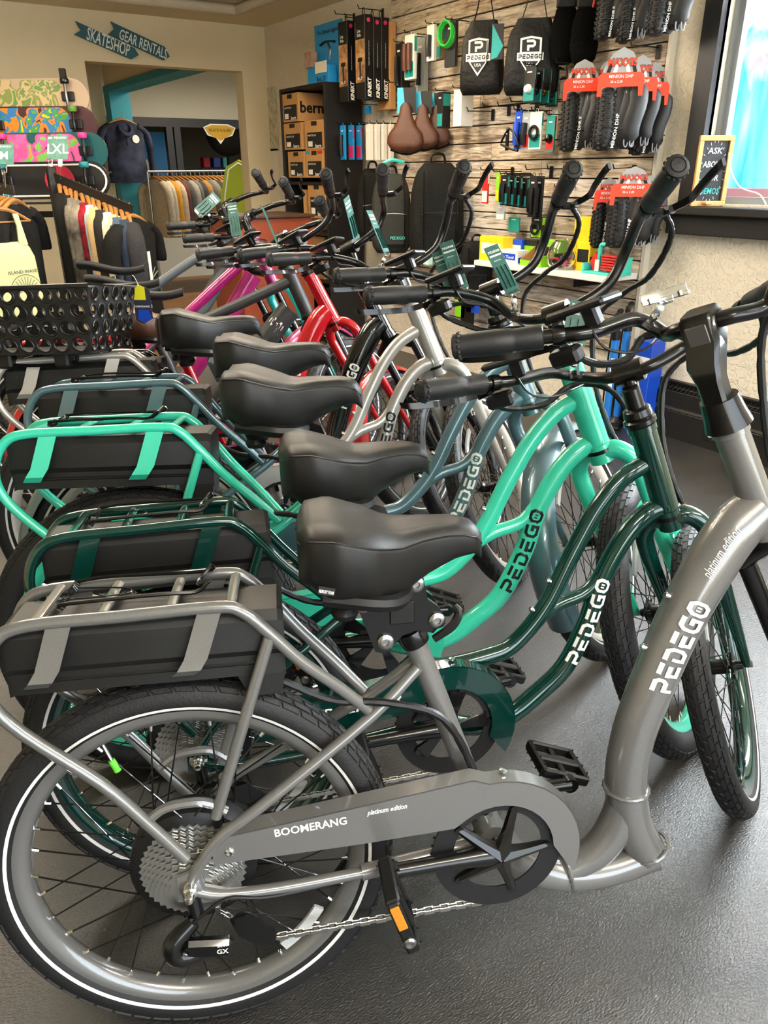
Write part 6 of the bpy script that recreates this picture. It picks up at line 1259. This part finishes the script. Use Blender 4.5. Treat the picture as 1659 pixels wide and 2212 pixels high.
# size tickets clipped over the arms
TCK = mat('teal_ticket', '#2f7468', .45, noise=(40, .35))
for u0, u1, v0, v1, tx, lab in ((-12, 30, 312, 355, 'M', 'teal size ticket M clipped above the left arm'), (102, 115, 292, 345, 'L', 'teal size ticket L half behind the XL ticket'), (113, 147, 292, 345, 'XL', 'teal size ticket XL clipped above the shirts')):
    c = at((u0+u1)/2, (v0+v1)/2, d=4.5 if u0 > 50 else 3.95); r = thing('size_ticket', lab, 'ticket', MX(c, CR, CF, -CD), 'size tickets'); k = (4.5 if u0 > 50 else 3.95)/FPX; hw, hh = (u1-u0)/2*k, (v1-v0)/2*k
    MB().box((0, 0.003 if tx == 'L' else 0, 0), (2*hw, .002, 2*hh), None, .0004).build('card', TCK, r, 0); put_text(MB(), tx, (0, -.0016+(.003 if tx == 'L' else 0), -hh*.1), EX, EZ, hh*.8).build('lettering', WHT, r, 0); put_text(MB(), 'PEDEGO', (0, -.0016+(.003 if tx == 'L' else 0), hh*.78), EX, EZ, hh*.16, hw*1.5).build('lettering', WHT, r, 0); MB().box((0, 0, -hh-.02), (.03, .01, .05), None, .003).build('clip', CLR, r); MB().cyl((0, 0, -hh-.03), (0, .01, -hh-.11), .004).build('clip_stem', CLR, r)
# ================================================================ price tickets on the handlebars, basket
TKT = mat('green_ticket_print', '#17564a', .45, noise=(55, .0, '#0f3f38')); TKD = mat('ticket_dark_print', '#123d38', .5)
def ticket(lab, quad, d, foot, tx=True, dd=(0, 0, 0, 0)):
    P = [at(u, v, d=d+e) for (u, v), e in zip(quad, dd)]; c = (P[2]+P[3])/2; ex = nrm(P[1]-P[0]); ey = P[0]-P[3]; ey = nrm(ey-ex*(ey@ex)); n = np.cross(ex, ey)
    W_ = (np.linalg.norm(P[1]-P[0])+np.linalg.norm(P[2]-P[3]))/2; H_ = (np.linalg.norm(P[0]-P[3])+np.linalg.norm(P[1]-P[2]))/2
    r = thing('price_ticket', lab, 'price tag', MX(c, ex, -n, ey), 'price tickets clipped on handlebars')     # local: x right, y away from the viewer, z up the card
    MB().box((0, 0, H_/2), (W_, .0012, H_), None, .0004).build('card', TKT, r, 0)
    if tx:
        V, F, w = stroke_word('PEDEGO', .2); MB().add([(((a-w/2)/w)*W_*.8, -.0012, H_*.88+(b-.5)*W_*.13) for a, b in V], F).build('lettering', WHT, r, 0)
        MB().box((0, -.0008, H_*.8), (W_*.8, .0006, W_*.1)).build('white_band', WHT, r, 0); put_text(MB(), 'ELECTRIC BIKES', (0, -.0014, H_*.8), EX, EZ, W_*.06, W_*.74).build('lettering', TKD, r, 0); put_text(MB(), 'hello fun...', (0, -.0012, H_*.7), EX, EZ, W_*.09, W_*.55, True, 0, .3).build('lettering', WHT, r, 0)
        for k in range(3): MB().bar([(W_*(-.3+.3*k), -.0009, H_*.12), (W_*(-.28+.3*k), -.0009, H_*.4), (W_*(-.32+.3*k), -.0009, H_*.58)], W_*.07, 3, seg=6, flat=.02).build('figure_print', TKD, r)
    clip_on(r, foot, c, ex, ey, n, W_); return r
def clip_on(r, foot, c, ex, ey, n, W_):
    Minv = np.stack([ex, -n, ey], 1).T; f = Minv@(np.asarray(foot)-c); up = nrm(-f); L = np.linalg.norm(f)
    MB().box((0, 0, 0), (W_*.8, .006, .012), None, .002).build('jaw', CLR, r); k = min(.02, L*.3)
    MB().ball(f*.28, .0065, 8, 6).build('ball_joint', mat('white_joint', '#e4e4e0', .4), r); x, y = frame_of(up)
    MB().tube([f*.03, f*.24], [.006, .004], 8).build('stem', CLR, r); MB().tube([f*.34, f*.5, f*.75, f*1.0], [.008, .011, .010, .015], 8, flat=.6).build('clip', CLR, r); MB().box(f*.62, (.008, .012, .006)).build('clip_spring', STL, r)
def barpt(key, y, up=0.): # a point on the handlebar of a bike
    d = BIKES[key]; return bw(key, d['K']((d['cx']+(.02 if abs(y) > .08 else 0), y, d['cz']+.012+up)))
def dpt(p): return float((p-CAM)@CF)
f = barpt('green', .1); ticket('green price ticket behind the display of the grey bike', [(1194, 644), (1250, 658), (1262, 742), (1212, 742)], dpt(f)-.02, f)
f = barpt('teal', .1); ticket('green price ticket in front of the white shelf, largest in full view', [(1051, 535), (1083, 523), (1123, 630), (1096, 637)], dpt(f)-.03, f, True, (0, .015, .015, 0))
f = barpt('blue', .1); ticket('green price ticket, front one of the crossed pair', [(941, 530), (973, 519), (1012, 622), (986, 634)], dpt(f)-.05, f); f = barpt('blue', .06); ticket('green price ticket, rear one of the crossed pair', [(926, 551), (952, 541), (992, 634), (966, 636)], dpt(f)+.03, f)
f = barpt('silver', .1); ticket('slim green price ticket seen nearly edge-on before the backpack', [(799, 457), (812, 457), (842, 546), (830, 549)], dpt(f)-.02, f, True, (0, .05, .05, 0))
f = barpt('black', .1); ticket('narrow green price ticket before the black shelf unit', [(757, 435), (768, 424), (781, 513), (763, 528)], dpt(f)-.02, f, True, (0, .05, .05, 0)); f = barpt('red', .1); ticket('edge-on price ticket before the wall papers', [(566, 449), (573, 455), (607, 537), (600, 535)], dpt(f)-.02, f, False, (0, .09, .09, 0))
f = barpt('dark', .1); ticket('green price ticket standing over the magenta bike', [(484, 440), (504, 437), (522, 507), (500, 513)], dpt(f)-.02, f); f = barpt('magenta', .1); ticket('tilted green price ticket over the far handlebars', [(463, 417), (481, 437), (436, 471), (419, 451)][::1], dpt(f)-.02, f)
# empty ticket clip on the nearest bike
f = barpt('gray', .09); c = at(1437, 648, d=dpt(f)-.02); ex = nrm(at(1490, 628, d=dpt(f)-.02)-at(1382, 658, d=dpt(f)-.02)); ey = nrm(-CD-ex*(-CD@ex)); n = np.cross(ex, ey)
r = thing('empty_ticket_clip', 'empty clear plastic ticket clip on the handlebar of the grey bike', 'clip', MX(c, ex, -n, ey)); MB().box((0, 0, .008), (.072, .003, .018), None, .001).build('holder_plate', CLR, r); MB().box((0, -.004, .002), (.072, .002, .006), None, .0005).build('holder_lip', CLR, r)
for x in (-.024, .022): MB().box((x, -.003, .003), (.005, .008, .009), None, .001).build('holder_bracket', STL, r)
clip_on(r, f, c, ex, ey, n, .03)
# black basket with round holes on the silver bike's rack
def basket():
    bpt = lambda x, y, z: bw('silver', BIKES['silver']['B'](x, y, z)); d = BIKES['silver']
    f_, l_, u_ = d['M3'].T; r = thing('rear_basket', 'black plastic basket with round holes clamped on the silver bike rack', 'basket', MX(bpt(-.09, -.01, .452), nrm(f_*math.cos(.3)-l_*math.sin(.3)), nrm(f_*math.sin(.3)+l_*math.cos(.3)), u_)); L0, L1, W0, W1, H = .36, .41, .24, .28, .165; BK = mat('basket_plastic', '#131313', .4, bump=(900, .1))
    def wall(name, P00, P10, P01, P11, nx, nz, skip=()):
        P00, P10, P01, P11 = map(np.array, (P00, P10, P01, P11)); V = []; F = []; nrm_ = nrm(np.cross(P10-P00, P01-P00)); mb = MB(); S = 12
        def pt(a, b): return (P00*(1-a)+P10*a)*(1-b)+(P01*(1-a)+P11*a)*b
        wl, hl = np.linalg.norm(P10-P00), np.linalg.norm(P01-P00); cw, ch = 1/nx, 1/nz; rad = min(cw*wl, ch*hl)*.40
        for j in range(nz):
            sh_ = .25 if j % 2 else -.25
            # cells follow a shifted grid so that rows interlock
            edges = [0.]+[cw*(i+1)+sh_*cw for i in range(nx-1)]+[1.]
            for i in range(nx):
                a0, a1 = edges[i], edges[i+1]; b0, b1 = ch*j, ch*(j+1); ca = cw*(i+.5)+sh_*cw if 0 < i < nx-1 else (a0+a1)/2; cb = (b0+b1)/2; rr = min(rad, (a1-a0)*wl*.42)
                ring = [pt(ca+rr/wl*math.cos(q), cb+rr/hl*math.sin(q)) for q in np.linspace(0, 2*math.pi, 4*S, endpoint=False)+math.pi/4*1.]
                # outer square boundary with the same count, starting at the upper right corner
                cor = [(a1, b1), (a0, b1), (a0, b0), (a1, b0)]; out = []
                for k in range(4):
                    for s_ in range(S): t = s_/S; A_, B2 = cor[k], cor[(k+1) % 4]; out.append(pt(A_[0]+(B2[0]-A_[0])*t, A_[1]+(B2[1]-A_[1])*t))
                n4 = 4*S; th = nrm_*.004
                mb.add(out+ring+[p-th for p in out]+[p-th for p in ring], [(k, (k+1) % n4, n4+(k+1) % n4, n4+k) for k in range(n4)]+[(2*n4+k, 3*n4+k, 3*n4+(k+1) % n4, 2*n4+(k+1) % n4) for k in range(n4)]+[(n4+k, n4+(k+1) % n4, 3*n4+(k+1) % n4, 3*n4+k) for k in range(n4)])
                rg_ = circle(pt(ca, cb)+nrm_*.001, rr*1.08, 20, nrm(P10-P00), nrm(P01-P00)); MB().tube(rg_, .0022, 5, closed=True).build('hole_rim', BK, wo_) if False else rims.append(rg_)
        o = mb.build(name, BK, r, 30)
        for q in rims: MB().tube(q, .0022, 5, closed=True).build('hole_rim', BK, o)
        rims.clear(); return o
    rims = []; a, b, c, e = L0/2, L1/2, W0/2, W1/2; y0 = -.02
    wall('side_panel', (-a, -c+y0, 0), (a, -c+y0, 0), (-b, -e+y0, H), (b, -e+y0, H), 8, 4); wall('side_panel', (a, c+y0, 0), (-a, c+y0, 0), (b, e+y0, H), (-b, e+y0, H), 8, 4)
    wall('end_panel', (a, -c+y0, 0), (a, c+y0, 0), (b, -e+y0, H), (b, e+y0, H), 5, 4); wall('end_panel', (-a, c+y0, 0), (-a, -c+y0, 0), (-b, e+y0, H), (-b, -e+y0, H), 5, 4)
    MB().box((0, y0, 0), (L0, W0, .006)).build('basket_floor', BK, r, 0); MB().tube([(-b, -e+y0, H), (b, -e+y0, H), (b, e+y0, H), (-b, e+y0, H)], .006, 8, closed=True).build('top_rim', BK, r)
    for x in (-.08, .08): MB().box((x, -.075+y0, -.02), (.04, .04, .04), None, .006).build('rack_clamp', BLKP, r)
    MB().bar([(-.12, -.09, -.03), (0, -.095, -.034), (.1, -.09, -.03), (.115, -.09, -.012)], .005, 4, seg=6).build('locking_rod', HOOK, r)
    t = thing('basket_tag', 'yellow and blue paper tag tied to the basket corner', 'tag', MX(at(305, 655, d=2.3), nrm((.8, -.6, 0)), nrm((.6, .8, 0)), EZ)); MB().prism([(-.022, -.05), (.0, -.062), (.03, -.045), (.03, .04), (.012, .05), (-.022, .03)], (0, .001, 0), EX, EZ, .001).build('card', mat('dark_blue_card', '#2a2c40', .5), t, 0); MB().prism([(-.022, .01), (.02, .01), (.02, .046), (0, .055), (-.022, .04)], (-.004, -.001, 0), EX, EZ, .001).build('yellow_card_flap', mat('tag_yellow', '#d8d21c', .5), t, 0); MB().prism([(-.015, -.048), (.004, -.058), (.028, -.045), (.02, -.02), (-.01, -.02)], (0, -.0012, 0), EX, EZ, .001).build('blue_print', BLU, t, 0); MB().bar([(0, 0, .05), (-.01, .0, .075), (-.02, .01, .08)], .001, 3, seg=4).build('string', CARD, t); put_text(MB(), 'Downtown 2', (.004, -.0014, -.008), EX, EZ, .008).build('lettering', WHT, t, 0)
basket()
# small prints on the nearest bike
d = BIKES['gray']; s0 = d['saddle']; MB().box((.215, -.1105, d['R']+.463), (.022, .003, .011), np.array(Matrix.Rotation(.25, 3, 'Y')), .0008).build('cloth_label', BLKT, s0); put_text(MB(), 'MEMORY FOAM', (.215, -.1128, d['R']+.463), nrm((1, 0, -.25)), nrm((.25, 0, 1)), .0045, .019).build('lettering', WHT, s0, 0)
v, f, tw = textmb('platinum edition', .0, .3); text_on_path((np.stack([v[:, 0], v[:, 1]*1.], 1), f, tw), d['main'], .37, .02, .08, lambda q: .0398, -EY+np.array([-.7, 0, .3]), WHT, d['frame'])
